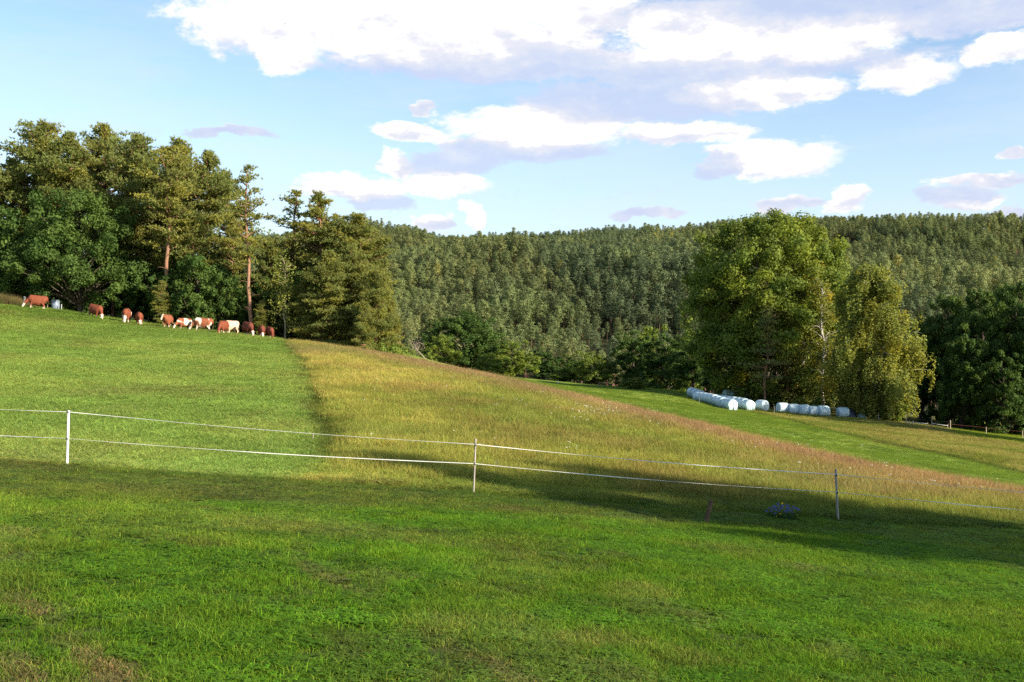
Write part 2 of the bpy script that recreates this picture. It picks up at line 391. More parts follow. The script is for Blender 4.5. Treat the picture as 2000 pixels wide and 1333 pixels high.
# ---------------------------------------------------------------- materials
def new_mat(name):
    m = bpy.data.materials.new(name); m.use_nodes = True; m.node_tree.nodes.clear(); return m, NT(m.node_tree)
def leaf_mat(name, base, alt, trans=0.3, rough=0.65, inst=False, spec=.12, hue=.5):
    m, t = new_mat(name)
    at_ = t.n('ShaderNodeAttribute', attribute_name='tone')
    oi = t.n('ShaderNodeObjectInfo')
    col = t.mix(t.m('MULTIPLY', oi.outputs['Random'], hue), (*base, 1), (*alt, 1))
    col = t.mix(1.0, col, at_.outputs['Color'], 'MULTIPLY')
    if inst:
        ti = t.n('ShaderNodeAttribute', attribute_name='tint', attribute_type='INSTANCER')
        col = t.mix(1.0, ti.outputs['Color'], at_.outputs['Color'], 'MULTIPLY')
    b = t.n('ShaderNodeBsdfPrincipled', ins={'Base Color': col, 'Roughness': rough})
    b.inputs['Specular IOR Level'].default_value = spec
    tr = t.n('ShaderNodeBsdfTranslucent', ins={0: t.mix(1.0, col, (1.25, 1.15, .6, 1), 'MULTIPLY')})
    mx = t.n('ShaderNodeMixShader', ins={0: trans, 1: b.outputs[0], 2: tr.outputs[0]})
    t.n('ShaderNodeOutputMaterial', ins={0: mx.outputs[0]})
    return m
def simple_mat(name, col, rough=.7, alt=None, scale=8.0, bump=0.0, metal=0.0, spec=.3, tone=False, bscale=None, coat=0):
    m, t = new_mat(name)
    tc = t.n('ShaderNodeTexCoord'); c = (*col, 1)
    if alt: c = t.mix(t.rng(t.noise(tc.outputs['Object'], scale, 5, .6), .35, .65), c, (*alt, 1))
    if tone: c = t.mix(1.0, c, t.n('ShaderNodeAttribute', attribute_name='tone').outputs['Color'], 'MULTIPLY')
    b = t.n('ShaderNodeBsdfPrincipled', ins={'Base Color': c, 'Roughness': rough, 'Metallic': metal})
    b.inputs['Specular IOR Level'].default_value = spec
    b.inputs['Coat Weight'].default_value = coat
    if bump:
        bn = t.n('ShaderNodeBump', ins={'Height': t.noise(tc.outputs['Object'], bscale or scale * 2, 5, .6), 'Strength': bump, 'Distance': .05})
        t.put(b.inputs['Normal'], bn.outputs[0])
    t.n('ShaderNodeOutputMaterial', ins={0: b.outputs[0]})
    return m
M_oak = leaf_mat('oak_leaves', (.155, .205, .038), (.14, .19, .036), .4)
M_oakdark = leaf_mat('dark_oak_leaves', (.070, .122, .028), (.085, .132, .027), .34)
M_light = leaf_mat('light_green_leaves', (.185, .245, .042), (.165, .215, .046), .4)
M_birch = leaf_mat('birch_leaves', (.215, .245, .055), (.225, .24, .058), .4)
M_pine = leaf_mat('pine_needles', (.180, .208, .058), (.220, .225, .058), .36, .6)
M_hill = leaf_mat('hill_pine_needles', (.132, .165, .064), (.205, .222, .074), .22, .7, hue=1.0)
M_hillw = leaf_mat('wood_pine_needles', (1, 1, 1), (1, 1, 1), .18, .7, inst=True)
M_bark = simple_mat('oak_bark', (.085, .065, .048), .9, (.05, .04, .03), 6, .6)
M_pinebark = simple_mat('pine_bark', (.30, .155, .085), .85, (.19, .11, .075), 3, .6)
M_greybark = simple_mat('grey_bark', (.18, .15, .12), .85, (.11, .09, .07), 3, .5)
M_birchbark = simple_mat('birch_bark', (.62, .58, .52), .7, (.16, .13, .11), 5, .3)
M_grass = leaf_mat('grass_blades', (1, 1, 1), (1, 1, 1), .40, .75, inst=True, spec=.08)
M_dead = simple_mat('dead_wood', (.34, .28, .22), .9, (.22, .18, .14), 5, .4)

# ---------------------------------------------------------------- ground
def build_ground():
    ua = np.linspace(-1, 1, 421); xs = np.sign(ua) * (np.exp(np.abs(ua) * 4.6) - 1) / (math.exp(4.6) - 1) * 2600 * .999
    xs = np.sign(ua) * (60 * np.abs(ua) + (np.exp(np.abs(ua) * 6) - 1) / (math.exp(6) - 1) * 2600)
    ys = np.concatenate([np.linspace(-60, 2, 20), np.linspace(2.5, 30, 130), np.linspace(30.4, 130, 190), np.linspace(131, 330, 80), np.geomspace(335, 1000, 90), np.geomspace(1020, 6000, 30)])
    X, Y = np.meshgrid(xs, ys); Z = height(X, Y)
    nx, ny = len(xs), len(ys)
    i = np.arange(ny - 1)[:, None] * nx; j = np.arange(nx - 1)[None]
    f = np.stack([i + j, i + j + 1, i + nx + j + 1, i + nx + j], -1).reshape(-1, 4)
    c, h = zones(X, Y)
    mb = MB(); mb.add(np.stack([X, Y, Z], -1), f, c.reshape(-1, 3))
    m, t = new_mat('meadow_ground')
    geo = t.n('ShaderNodeNewGeometry'); pos = geo.outputs['Position']
    a = t.n('ShaderNodeAttribute', attribute_name='tone').outputs['Color']
    n_f = t.noise(pos, 9.0, 6, .7); n_m = t.noise(pos, 1.6, 5, .65); n_c = t.noise(pos, .35, 4, .6)
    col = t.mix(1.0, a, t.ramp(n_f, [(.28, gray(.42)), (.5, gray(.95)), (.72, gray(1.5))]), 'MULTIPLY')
    col = t.mix(1.0, col, t.ramp(n_m, [(.3, (.70, .78, .7)), (.5, gray(1.0)), (.7, (1.30, 1.14, 1.1))]), 'MULTIPLY')
    col = t.mix(1.0, col, t.ramp(n_c, [(.3, (.85, .90, .8)), (.7, (1.15, 1.06, 1.1))]), 'MULTIPLY')
    dist = t.n('ShaderNodeSeparateXYZ', ins={0: pos}).outputs[1]
    soil = t.mix(t.m('MULTIPLY', t.rng(dist, 20, 30, 1, 0), .55), col, (.060, .052, .024, 1))
    b = t.n('ShaderNodeBsdfPrincipled', ins={'Base Color': soil, 'Roughness': .95}); b.inputs['Specular IOR Level'].default_value = .1
    bn = t.n('ShaderNodeBump', ins={'Height': t.m('ADD', t.noise(pos, 7.0, 6, .75), t.m('MULTIPLY', n_m, .8)), 'Strength': 1.0, 'Distance': .22})
    t.put(b.inputs['Normal'], bn.outputs[0])
    t.n('ShaderNodeOutputMaterial', ins={0: b.outputs[0]})
    o = link('ground', mb.mesh('ground', m, smooth=True)); tag(o, kind='structure')
build_ground()

def gravel_path():
    pts = [ray(*p) for p in [(2120, 893), (2060, 881), (2000, 871), (1950, 864), (1905, 858), (1880, 854), (1860, 851)]]
    p = np.array(pts); t = np.gradient(p, axis=0); t /= np.linalg.norm(t, axis=1, keepdims=True); nrm = np.stack([-t[:, 1], t[:, 0]], 1)
    fine = np.linspace(0, len(p) - 1, 40); P_ = np.stack([np.interp(fine, range(len(p)), p[:, k]) for k in (0, 1)], 1); N_ = np.stack([np.interp(fine, range(len(p)), nrm[:, k]) for k in (0, 1)], 1)
    w = np.linspace(1.3, .5, 40)[:, None]; mb = MB(); rows = []
    for s in (-1, -.5, 0, .5, 1):
        q = P_ + N_ * w * s; rows.append(np.column_stack([q, height(q[:, 0], q[:, 1]) + .05 - abs(s) * .03]))
    v = np.stack(rows, 1); i = np.arange(39)[:, None] * 5; j = np.arange(4)[None]
    mb.add(v.reshape(-1, 3), np.stack([i + j, i + j + 1, i + 6 + j, i + 5 + j], -1).reshape(-1, 4))
    tag(link('gravel_path', mb.mesh('gravel_path', simple_mat('pink_gravel', (.42, .32, .26), .95, (.30, .22, .18), 3, .5))), kind='structure')
gravel_path()

# ---------------------------------------------------------------- grass as instanced tufts
def points_object(name, pts, idx, rot, scl, tint, coll, label_kind='stuff'):
    me = bpy.data.meshes.new(name); me.vertices.add(len(pts)); me.vertices.foreach_set('co', np.asarray(pts, np.float32).ravel())
    a = me.attributes.new('idx', 'INT', 'POINT'); a.data.foreach_set('value', np.asarray(idx, np.int32))
    a = me.attributes.new('rot', 'FLOAT_VECTOR', 'POINT'); a.data.foreach_set('vector', np.asarray(rot, np.float32).ravel())
    a = me.attributes.new('scl', 'FLOAT_VECTOR', 'POINT'); a.data.foreach_set('vector', np.asarray(scl, np.float32).ravel())
    a = me.attributes.new('tint', 'FLOAT_COLOR', 'POINT'); t = np.asarray(tint, np.float32)
    a.data.foreach_set('color', np.concatenate([t, np.ones((len(t), 1), np.float32)], 1).ravel())
    me.update()
    o = link(name, me)
    ng = bpy.data.node_groups.new(name + '_scatter', 'GeometryNodeTree')
    ng.interface.new_socket('Geometry', in_out='INPUT', socket_type='NodeSocketGeometry')
    ng.interface.new_socket('Geometry', in_out='OUTPUT', socket_type='NodeSocketGeometry')
    t = NT(ng); gi = t.n('NodeGroupInput'); go = t.n('NodeGroupOutput')
    ci = t.n('GeometryNodeCollectionInfo'); ci.inputs[0].default_value = coll; ci.inputs[1].default_value = True; ci.inputs[2].default_value = True
    def na(n_, ty):
        x = t.n('GeometryNodeInputNamedAttribute', data_type=ty); x.inputs[0].default_value = n_; return x.outputs[0]
    ip = t.n('GeometryNodeInstanceOnPoints', ins={0: gi.outputs[0], 2: ci.outputs[0], 3: True, 4: na('idx', 'INT')})
    r = na('rot', 'FLOAT_VECTOR'); e = t.n('FunctionNodeEulerToRotation', ins={0: r}); t.put(ip.inputs['Rotation'], e.outputs[0])
    t.put(ip.inputs['Scale'], na('scl', 'FLOAT_VECTOR'))
    t.put(go.inputs[0], ip.outputs[0])
    md = o.modifiers.new('scatter', 'NODES'); md.node_group = ng
    return o
def blades(rng, n, rad, h, w, lean=.5, seg=2, tones=((1, 1, 1),), hv=.5, root=.45):
    mb = MB(); 
    r = rad * np.sqrt(rng.random(n)); a = rng.random(n) * 6.283
    bx, by = r * np.cos(a), r * np.sin(a)
    hh = h * (1 - hv * rng.random(n)); th = rng.random(n) * 6.283; ln = lean * rng.random(n) * hh
    dxy = np.stack([np.cos(th), np.sin(th)], 1); ph = rng.random(n) * 6.283; sd_ = np.stack([np.cos(ph), np.sin(ph)], 1)
    tn = np.array(tones)[rng.integers(0, len(tones), n)] * (.62 + .86 * rng.random((n, 1)))
    V = []; C = []
    for k in range(seg + 1):
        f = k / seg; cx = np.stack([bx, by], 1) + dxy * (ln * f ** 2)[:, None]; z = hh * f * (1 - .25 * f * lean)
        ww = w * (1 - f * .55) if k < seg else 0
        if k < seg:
            for s in (-1, 1): V.append(np.column_stack([cx + sd_ * ww * s * .5, z - (.02 if k == 0 else 0)])); C.append(tn * lerp(root, 1.1, f))  # blade feet coloured darker, for the shade in gaps between blades
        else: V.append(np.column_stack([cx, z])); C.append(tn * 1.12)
    nv = 2 * seg + 1; V = np.stack(V, 1).reshape(-1, 3); C = np.stack(C, 1).reshape(-1, 3)
    b = np.arange(n)[:, None] * nv
    q = [np.concatenate([b + 2 * k, b + 2 * k + 1, b + 2 * k + 3, b + 2 * k + 2], 1) for k in range(seg - 1)]
    if q: mb.add(V, np.concatenate(q), C)
    tri = np.concatenate([b + 2 * seg - 2, b + 2 * seg - 1, b + 2 * seg], 1)
    if q: mb.f.append(tri)
    else: mb.add(V, tri, C)
    return mb
def broad(rng, n, rad, h, size, tones):
    """clover and dandelion like leaves on short stalks"""
    mb = MB()
    for i in range(n):
        r = rad * math.sqrt(rng.random()); a = rng.random() * 6.283; c = np.array([r * math.cos(a), r * math.sin(a), h * (.4 + .6 * rng.random())])
        tn = np.array(tones[rng.integers(0, len(tones))]) * (.8 + .4 * rng.random())
        for k in range(3):
            b = a + k * 2.094; d = np.array([math.cos(b), math.sin(b), .25 - .5 * rng.random()]); s = np.array([-math.sin(b), math.cos(b), 0]); z = size * (.7 + .6 * rng.random())
            mb.add([c, c + d * z * .6 + s * z * .42, c + d * z, c + d * z * .6 - s * z * .42], [(0, 1, 2, 3)], tn)
    return mb
def hidden_coll(name, meshes):
    c = bpy.data.collections.new(name)
    for i, me in enumerate(meshes):
        o = bpy.data.objects.new('%s_%02d' % (name, i), me); c.objects.link(o)
    return c
rng = np.random.default_rng(11)
G1 = (1, 1, 1); G2 = (.75, .95, .7); G3 = (1.3, 1.15, .9); DRY = (2.6, 1.7, 2.2); 
short_c = hidden_coll('short_tuft', [
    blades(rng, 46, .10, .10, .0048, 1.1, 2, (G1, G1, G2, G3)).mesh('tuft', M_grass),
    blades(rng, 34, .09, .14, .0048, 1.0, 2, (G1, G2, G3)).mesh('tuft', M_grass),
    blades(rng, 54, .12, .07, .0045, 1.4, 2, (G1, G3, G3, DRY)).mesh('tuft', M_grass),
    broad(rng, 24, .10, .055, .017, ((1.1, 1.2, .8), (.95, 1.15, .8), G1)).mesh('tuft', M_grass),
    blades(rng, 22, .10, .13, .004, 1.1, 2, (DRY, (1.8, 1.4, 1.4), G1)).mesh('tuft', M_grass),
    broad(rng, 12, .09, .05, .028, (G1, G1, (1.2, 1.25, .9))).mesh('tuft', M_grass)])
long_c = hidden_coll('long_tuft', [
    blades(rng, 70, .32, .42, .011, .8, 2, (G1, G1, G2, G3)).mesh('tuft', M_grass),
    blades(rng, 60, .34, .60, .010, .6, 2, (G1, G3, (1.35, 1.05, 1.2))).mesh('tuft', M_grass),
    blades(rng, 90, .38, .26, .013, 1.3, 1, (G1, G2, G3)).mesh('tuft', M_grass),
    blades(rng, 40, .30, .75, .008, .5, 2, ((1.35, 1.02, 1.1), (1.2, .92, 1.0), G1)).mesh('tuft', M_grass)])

def wedge(y0, y1, n, rng, power=1.0, margin=.56, xlo=None):
    # area-uniform (power 1) or nearer-denser samples of the ground a camera here could see
    u = rng.random(n); y = (y0 ** (2 * power) + (y1 ** (2 * power) - y0 ** (2 * power)) * u) ** (1 / (2 * power))
    x = (rng.random(n) * 2 - 1) * (margin * y + .8)
    return x, y
def scatter_grass():
    rng = np.random.default_rng(5)
    # near: every tuft of the mown sward
    x, y = wedge(3.6, 24, 64000, rng, .72)
    keep = y < fence_y(x) + 1.2; x, y = x[keep], y[keep]
    dens = fbm(x, y, .9, 33); dens2 = fbm(x, y, 2.6, 34)
    keep = rng.random(len(x)) < np.clip(.35 + 1.8 * (dens - .3), .25, 1); x, y, dens, dens2 = x[keep], y[keep], dens[keep], dens2[keep]
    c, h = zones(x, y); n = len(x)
    p = rng.random(n); idx = np.where(p < .42, 0, np.where(p < .6, 1, np.where(p < .8, 2, 4)))
    cl = fbm(x, y, 1.1, 35); idx = np.where((cl > .46) & (rng.random(n) < .5), np.where(rng.random(n) < .6, 3, 5), idx)
    c = c * (.75 + .5 * rng.random((n, 1))) * np.where((idx == 3) | (idx == 5), .85, 1)[:, None]
    s = (h / .105) * (.65 + .7 * rng.random(n)) * (.75 + .6 * dens2) * (1 + .012 * y) * (1 + .45 * sstep(.66, .8, fbm(x, y, .5, 37, 2)))
    sxy = .9 + .035 * y
    rot = np.column_stack([(rng.random(n) - .5) * .3, (rng.random(n) - .5) * .3, rng.random(n) * 6.283])
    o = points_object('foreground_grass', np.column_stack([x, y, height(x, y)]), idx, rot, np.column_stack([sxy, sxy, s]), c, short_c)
    tag(o, 'short mown grass, clover and dry stalks in the near field', 'grass', kind='stuff')
    # beyond the fence
    x, y = wedge(19, 96, 90000, rng, .60)
    fy = fence_y(x); ry = ridge_y(x, y)
    keep = (y > fy + .15) & ((y < ry * 1.03) | (x < -14)) & ~((y > 97) & (x < -10)); x, y = x[keep], y[keep]
    c, h = zones(x, y); n = len(x)
    p = rng.random(n); ry = ridge_y(x, y)
    near_r = np.exp(-((y / ry - .95) / .09) ** 2) * (x > -18)
    mead = h > .145
    idx = np.where(mead, np.where(p < .4, 0, np.where(p < .7, 1, 2)), np.where(p < .75, 2, 0))
    idx = np.where(mead & (rng.random(n) < .12 + .5 * near_r), 3, idx)
    c = c * (.78 + .44 * rng.random((n, 1)))
    base = np.array([.42, .60, .26, .75])[idx]
    s = h * np.where(mead, 1.15, 1.2) / .4 * (.7 + .6 * rng.random(n)); s = np.where(idx == 2, h / .26 * (.7 + .6 * rng.random(n)), s)
    sxy = .85 + .012 * y
    rot = np.column_stack([(rng.random(n) - .5) * .25, (rng.random(n) - .5) * .25, rng.random(n) * 6.283])
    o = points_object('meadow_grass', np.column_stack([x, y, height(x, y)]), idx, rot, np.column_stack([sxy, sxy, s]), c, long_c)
    tag(o, 'tall seeding meadow grass and grazed pasture behind the rope fence', 'grass', kind='stuff')
    # far fields
    x, y = wedge(34, 165, 70000, rng, .75)
    ry = ridge_y(x, y); keep = (y > ry) & (x > -4) & (x < 75); x, y = x[keep], y[keep]
    c, h = zones(x, y); n = len(x); c = c * (.8 + .4 * rng.random((n, 1)))
    idx = np.full(n, 2); idx[rng.random(n) < np.where(h > .15, .4, .0)] = 0
    s = np.where(idx == 0, h / .4, h / .26) * (.6 + .8 * rng.random(n)); sxy = .9 + .008 * y
    rot = np.column_stack([np.zeros(n), np.zeros(n), rng.random(n) * 6.283])
    o = points_object('field_grass', np.column_stack([x, y, height(x, y)]), idx, rot, np.column_stack([sxy, sxy, s]), c, long_c)
    tag(o, 'bright green and tan grass of the far fields', 'grass', kind='stuff')
scatter_grass()

# ---------------------------------------------------------------- foliage generators
def rand_dirs(rng, n):
    v = rng.normal(size=(n, 3)); return v / (np.linalg.norm(v, axis=1, keepdims=True) + 1e-9)
def leaf_quads(mb, c, nrm, size, col, rng, asp=.62):
    n = len(c); r = rand_dirs(rng, n); a = np.cross(nrm, r); a /= np.linalg.norm(a, axis=1, keepdims=True) + 1e-9; b = np.cross(nrm, a)
    s = np.broadcast_to(size, (n,))[:, None]
    v = np.stack([c - a * s * .5, c + b * s * asp * .5, c + a * s * .5, c - b * s * asp * .5], 1).reshape(-1, 3)
    f = np.arange(n * 4).reshape(-1, 4); mb.add(v, f, np.repeat(col, 4, 0))
def clump(mb, c, rad, n, size, tone, rng, flat=.95, up=.25, crown_c=None):
    d = rand_dirs(rng, n); rr = rng.random(n) ** .45
    p = c + d * rr[:, None] * np.array([rad, rad, rad * flat])
    p = p + rng.normal(size=(n, 3)) * rad * .08
    nn = d * 1.0 + rand_dirs(rng, n) * .6 + np.array([0, 0, up]); nn /= np.linalg.norm(nn, axis=1, keepdims=True)
    col = np.array(tone) * (.78 + .44 * rng.random((n, 1)))
    leaf_quads(mb, p, nn, size * (.6 + .8 * rng.random(n)), col, rng)
def limb(mb, a, b, r0, r1, rng, sag=.12, n=6, sides=5, col=(1, 1, 1)):
    a = np.array(a, float); b = np.array(b, float); t = np.linspace(0, 1, n)[:, None]
    L = np.linalg.norm(b - a); p = a + (b - a) * t; off = rand_dirs(rng, 1)[0] * L * .10
    p = p + off * np.sin(t * math.pi) + np.array([0, 0, 1]) * L * sag * np.sin(t * math.pi) + np.vstack([[0, 0, 0], rng.normal(size=(n - 2, 3)) * L * .015, [0, 0, 0]])
    tube(mb, p, np.linspace(r0, r1, n), sides, col, cap=False)
    return p
def broadleaf(seed, H, Wd, cb, ncl=110, nl=300, leaf=.34, rad=.13, trunk_r=.35, tones=((1, 1, 1),), lean=(0, 0), egg=.5, stems=1, yellow=0.0, depth=1.0, low=0.0, lump_k=1.0):
    """crown mesh + trunk mesh; H height, Wd width, cb crown base height"""
    rng = np.random.default_rng(seed); cr = MB(); tr = MB()
    cz = cb + (H - cb) * egg; cs = []
    ph = rng.random(6) * 6.28
    k = 0
    while len(cs) < ncl and k < ncl * 60:
        k += 1
        d = rand_dirs(rng, 1)[0]; r = .45 + .55 * rng.random() ** .6
        if rng.random() < .15: r *= .6
        lump = 1 + lump_k * (.14 * math.sin(3 * math.atan2(d[1], d[0]) + ph[0]) + .12 * math.sin(4 * d[2] + ph[1]) + .08 * math.sin(7 * math.atan2(d[0], d[1]) + ph[2] + 5 * d[2]))
        if cb < .08 * H and d[2] < 0:
            hh_ = math.hypot(d[0], d[1]) + 1e-6; w_ = (1 - abs(d[2]) ** 3.0) ** .4; d = np.array([d[0] / hh_ * w_, d[1] / hh_ * w_, d[2]])
        hz2 = (H - cz) if d[2] > 0 else (cz - cb)
        p = np.array([d[0] * Wd / 2 * r * lump, d[1] * Wd / 2 * r * lump * depth, cz + d[2] * hz2 * r * (.6 + .4 * lump)]) * 1.0
        p[0] += lean[0] * (p[2] / H); p[1] += lean[1] * (p[2] / H)
        if any(np.linalg.norm(p - q) < rad * Wd * .62 for q in cs): continue
        cs.append(p)
    top = np.array([lean[0] * .7, lean[1] * .7, cb + (H - cb) * .7])
    for s_ in range(stems):
        o = np.array([(s_ - (stems - 1) / 2) * .9, rng.normal() * .3, -.4]) if stems > 1 else np.array([0, 0, -.4])
        tp = np.linspace(0, 1, 9)[:, None] * (top - o) + o
        tp[1:-1] += rng.normal(size=(7, 3)) * (.02 * H, .02 * H, 0) * np.array([.5, .5, 0])
        rr = trunk_r * np.array([1.45, 1.0, .92, .85, .76, .64, .5, .36, .2]) / (1 if stems == 1 else 1.4)
        tube(tr, tp, rr, 9)
        if s_ == 0: spine = tp
    for i, c in enumerate(cs):
        tn = np.array(tones[rng.integers(0, len(tones))]) * (.86 + .28 * rng.random())
        if rng.random() < yellow: tn = tn * np.array((1.6, 1.15, .7))
        rc = rad * Wd * (.75 + .5 * rng.random())
        for q in range(3):
            off = rand_dirs(rng, 1)[0] * rc * .55
            clump(cr, c + off * (1, 1, .9), rc * .62, int(nl / 3), leaf, tn * (.92 + .16 * rng.random()), rng)
        if i % 2 == 0 or ncl < 40:
            zz = max(cb * .6, c[2] - np.linalg.norm(c[:2]) * .8); j = np.argmin(abs(spine[:, 2] - zz))
            limb(tr, spine[j], c, .30 * trunk_r * (1 - .5 * j / 9), .03, rng)
    return cr, tr
def pine(seed, H, Wd, cb, trunk_r=.22, dense=1.0, low_branch=True, tones=((1, 1, 1),), bend=.3, prof='tall', tuft=.30, step=.5):
    rng = np.random.default_rng(seed); cr = MB(); tr = MB()
    n = 14; tz = np.linspace(-.3, H * .97, n); off = np.cumsum(rng.normal(size=(n, 2)) * bend * .25, 0); off -= off[0]
    tp = np.column_stack([off, tz]); rad = trunk_r * np.interp(tz / H, [-.05, 0, .05, .5, 1], [1.5, 1.3, 1.0, .68, .12])
    tube(tr, tp, rad, 8)
    def spine(z): return np.array([np.interp(z, tz, tp[:, 0]), np.interp(z, tz, tp[:, 1]), z])
    z = cb * H
    while z < H * .985:
        t = (z - cb * H) / (H * (1 - cb))
        if prof == 'tall': L = Wd / 2 * (min(1, .62 + .9 * t) if t < .45 else max(0, 1 - ((t - .45) / .55) ** 1.6) ** .72) * (.88 + .12 * math.sin(t * 9 + seed))
        elif prof == 'dome': L = Wd / 2 * max(0, 1 - max(0, (t - .2) / .8) ** 2) ** .6 * (.85 + .15 * math.sin(t * 11))
        elif prof == 'cone': L = Wd / 2 * (1 - t) ** .75 + .3
        else: L = Wd / 2 * (1 - abs(t - .35) ** 1.6 * 1.3)
        L = max(L, .45)
        for k in range(max(2, int(rng.integers(3, 5) * dense + .5))):
            a = rng.random() * 6.283; l = L * (.55 + .55 * rng.random()); el = R(4 + 30 * t + 26 * t ** 4 + rng.normal() * 9)
            if rng.random() < .07: l *= 1.35
            s = spine(z + rng.normal() * .2); d = np.array([math.cos(a) * math.cos(el), math.sin(a) * math.cos(el), math.sin(el)])
            e = s + d * l; br = limb(tr, s, e, .035 + .02 * l, .012, rng, sag=.06 * (1 - 2 * t), n=5, sides=4)
            npad = max(2, int(l / .55 * dense))
            tn0 = np.array(tones[rng.integers(0, len(tones))]) * (.85 + .3 * rng.random())
            for q in range(npad):
                f = .30 + .72 * (q + rng.random() * .8) / npad; b = s + (e - s) * f + np.array([0, 0, .15])
                side = np.array([-d[1], d[0], 0]) * rng.normal() * l * .17
                pc = b + side; pr = min(.42 + .22 * rng.random() + .05 * l, .24 + .22 * L)
                m = int(17 * dense)
                tc_ = pc + rng.normal(size=(m, 3)) * np.array([pr * .6, pr * .6, pr * .20])
                nn = 5; base = np.repeat(tc_, nn, 0); dirs = rand_dirs(rng, m * nn) * .85 + np.array([0, 0, .45]) + d * .35
                dirs /= np.linalg.norm(dirs, axis=1, keepdims=True)
                sd_ = np.cross(dirs, rand_dirs(rng, m * nn)); sd_ /= np.linalg.norm(sd_, axis=1, keepdims=True) + 1e-9
                ln = tuft * (.7 + .6 * rng.random((m * nn, 1)))
                v = np.stack([base - sd_ * .055, base + sd_ * .055, base + dirs * ln], 1).reshape(-1, 3)
                c = np.repeat(tn0 * (.8 + .4 * rng.random((m * nn, 1))), 3, 0); cr.add(v, np.arange(m * nn * 3).reshape(-1, 3), c)
        z += step * (.7 + .6 * rng.random()) / dense ** .5
    # short dead stubs low on the stem
    for k in range(9):
        zz = H * cb * (.3 + .7 * rng.random()); a = rng.random() * 6.283; l = .4 + rng.random() * 1.1
        s = spine(zz); limb(tr, s, s + np.array([math.cos(a) * l, math.sin(a) * l, .1]), .03, .008, rng, n=4, sides=3)
    return cr, tr
def birch(seed, H, Wd, cb, nb=70, tones=((1, 1, 1),), trunk_r=.2, strands=11, hang=2.4, leaf=.17):
    rng = np.random.default_rng(seed); cr = MB(); tr = MB()
    for s_ in range(2 if Wd > 5 else 1):
        dx_ = (-.5, .45)[s_] if Wd > 5 else 0
        tp = np.column_stack([np.linspace(dx_, dx_ * 2.6, 10) + rng.normal(size=10) * .12, rng.normal(size=10) * .12, np.linspace(-.3, H * .93, 10)])
        tube(tr, tp, trunk_r * np.linspace(1.3, .12, 10), 8)
        if s_ == 0: sp_ = tp
    for i in range(nb):
        t = i / nb; z = cb + (H * .95 - cb) * t; a = rng.random() * 6.283
        L = Wd / 2 * (.5 + .5 * rng.random()) * (1 - .75 * max(0, (t - .45) / .55) ** 1.5) * (1.0 if t > .12 else .75)
        s = np.array([np.interp(z, sp_[:, 2], sp_[:, 0]), np.interp(z, sp_[:, 2], sp_[:, 1]), z - L * .25])
        e = s + np.array([math.cos(a) * L, math.sin(a) * L, L * (.35 + .35 * t)])
        br = limb(tr, s, e, .02 + .016 * L, .01, rng, sag=.2, n=7, sides=4)
        tn0 = np.array(tones[rng.integers(0, len(tones))]) * (.85 + .3 * rng.random())
        if rng.random() < .03: tn0 = tn0 * np.array((1.3, 1.08, .65))
        for k in range(strands):
            f = .25 + .78 * rng.random(); p = s + (e - s) * min(f, 1) + np.array([0, 0, .2 * L * math.sin(min(f, 1) * 3.14)]) + rng.normal(size=3) * .35
            h = hang * (.35 + .75 * rng.random()) * (.6 + .4 * (1 - t)); h = min(h, max(.6, p[2] - .5)); m = int(h / .055)
            u = rng.random(m); q = p + np.column_stack([np.full(m, math.cos(a)) * .25 * np.sin(u * 3) + rng.normal(size=m) * .13, np.full(m, math.sin(a)) * .25 * np.sin(u * 3) + rng.normal(size=m) * .13, -h * u])
            nn = rand_dirs(rng, m) * .9 + np.array([math.cos(a), math.sin(a), .1]) * .7; nn /= np.linalg.norm(nn, axis=1, keepdims=True)
            leaf_quads(cr, q, nn, leaf * (.7 + .6 * rng.random(m)), tn0 * (.8 + .4 * rng.random((m, 1))), rng, .75)
    return cr, tr

def tree(name, label, cat, px, Y, mc, mt, H=None, scale=1.0, rz=0.0, group=None, X=None, tilt=(0, 0), sxy=None):
    p = at(px, Y) if X is None else Vector((X, Y, hz_(X, Y)))
    e = link(name, None, loc=p, rot=(tilt[0], tilt[1], rz), scale=scale if sxy is None else (sxy, sxy, scale)); tag(e, label, cat, group)
    link('crown', mc, e); link('trunk', mt, e)
    return e

# ---------------------------------------------------------------- left wood of pines
PT = ((1, 1, 1), (1.15, 1.08, .95), (.9, .95, .95), (1.3, 1.15, .9))
def pmesh(seed, mat=M_pine, bark=M_pinebark, **k):
    c, t = pine(seed, tones=PT, **k); return c.mesh('pine_crown', mat), t.mesh('pine_trunk', bark, smooth=True)
P_a = pmesh(1, H=18, Wd=9.4, cb=.20, trunk_r=.24, dense=1.15)
P_b = pmesh(2, H=18, Wd=8.4, cb=.28, trunk_r=.22, dense=1.1)
P_c = pmesh(3, H=16, Wd=6.9, cb=.28, trunk_r=.2, dense=1.0)
P_slim = pmesh(4, H=16, Wd=5.4, cb=.42, trunk_r=.2, dense=.8, bend=.35)
P_bare = pmesh(8, H=18, Wd=8.0, cb=.40, trunk_r=.25, dense=1.1, bend=.4)
P_low = pmesh(5, H=12, Wd=9.0, cb=.03, trunk_r=.25, dense=1.25, prof='round')
P_low2 = pmesh(6, H=14, Wd=7.5, cb=.06, trunk_r=.25, dense=1.15, prof='round')
P_round = pmesh(7, H=14, Wd=10.5, cb=.02, trunk_r=.25, dense=1.35, prof='dome')
def place_pine(px, top, Y, ms, H0, label, wf=1.0, rz=0.0, tilt=(0, 0), group='pines of the wood behind the cows'):
    b = at(px, Y); H = (HOR - top) * Y / F + EYE - b.z; s = H / H0
    e = link('pine_tree', None, loc=b, rot=(tilt[0], tilt[1], rz), scale=(wf * s, wf * s, s)); tag(e, label, 'pine tree', group)
    link('crown', ms[0], e); link('trunk', ms[1], e); return e
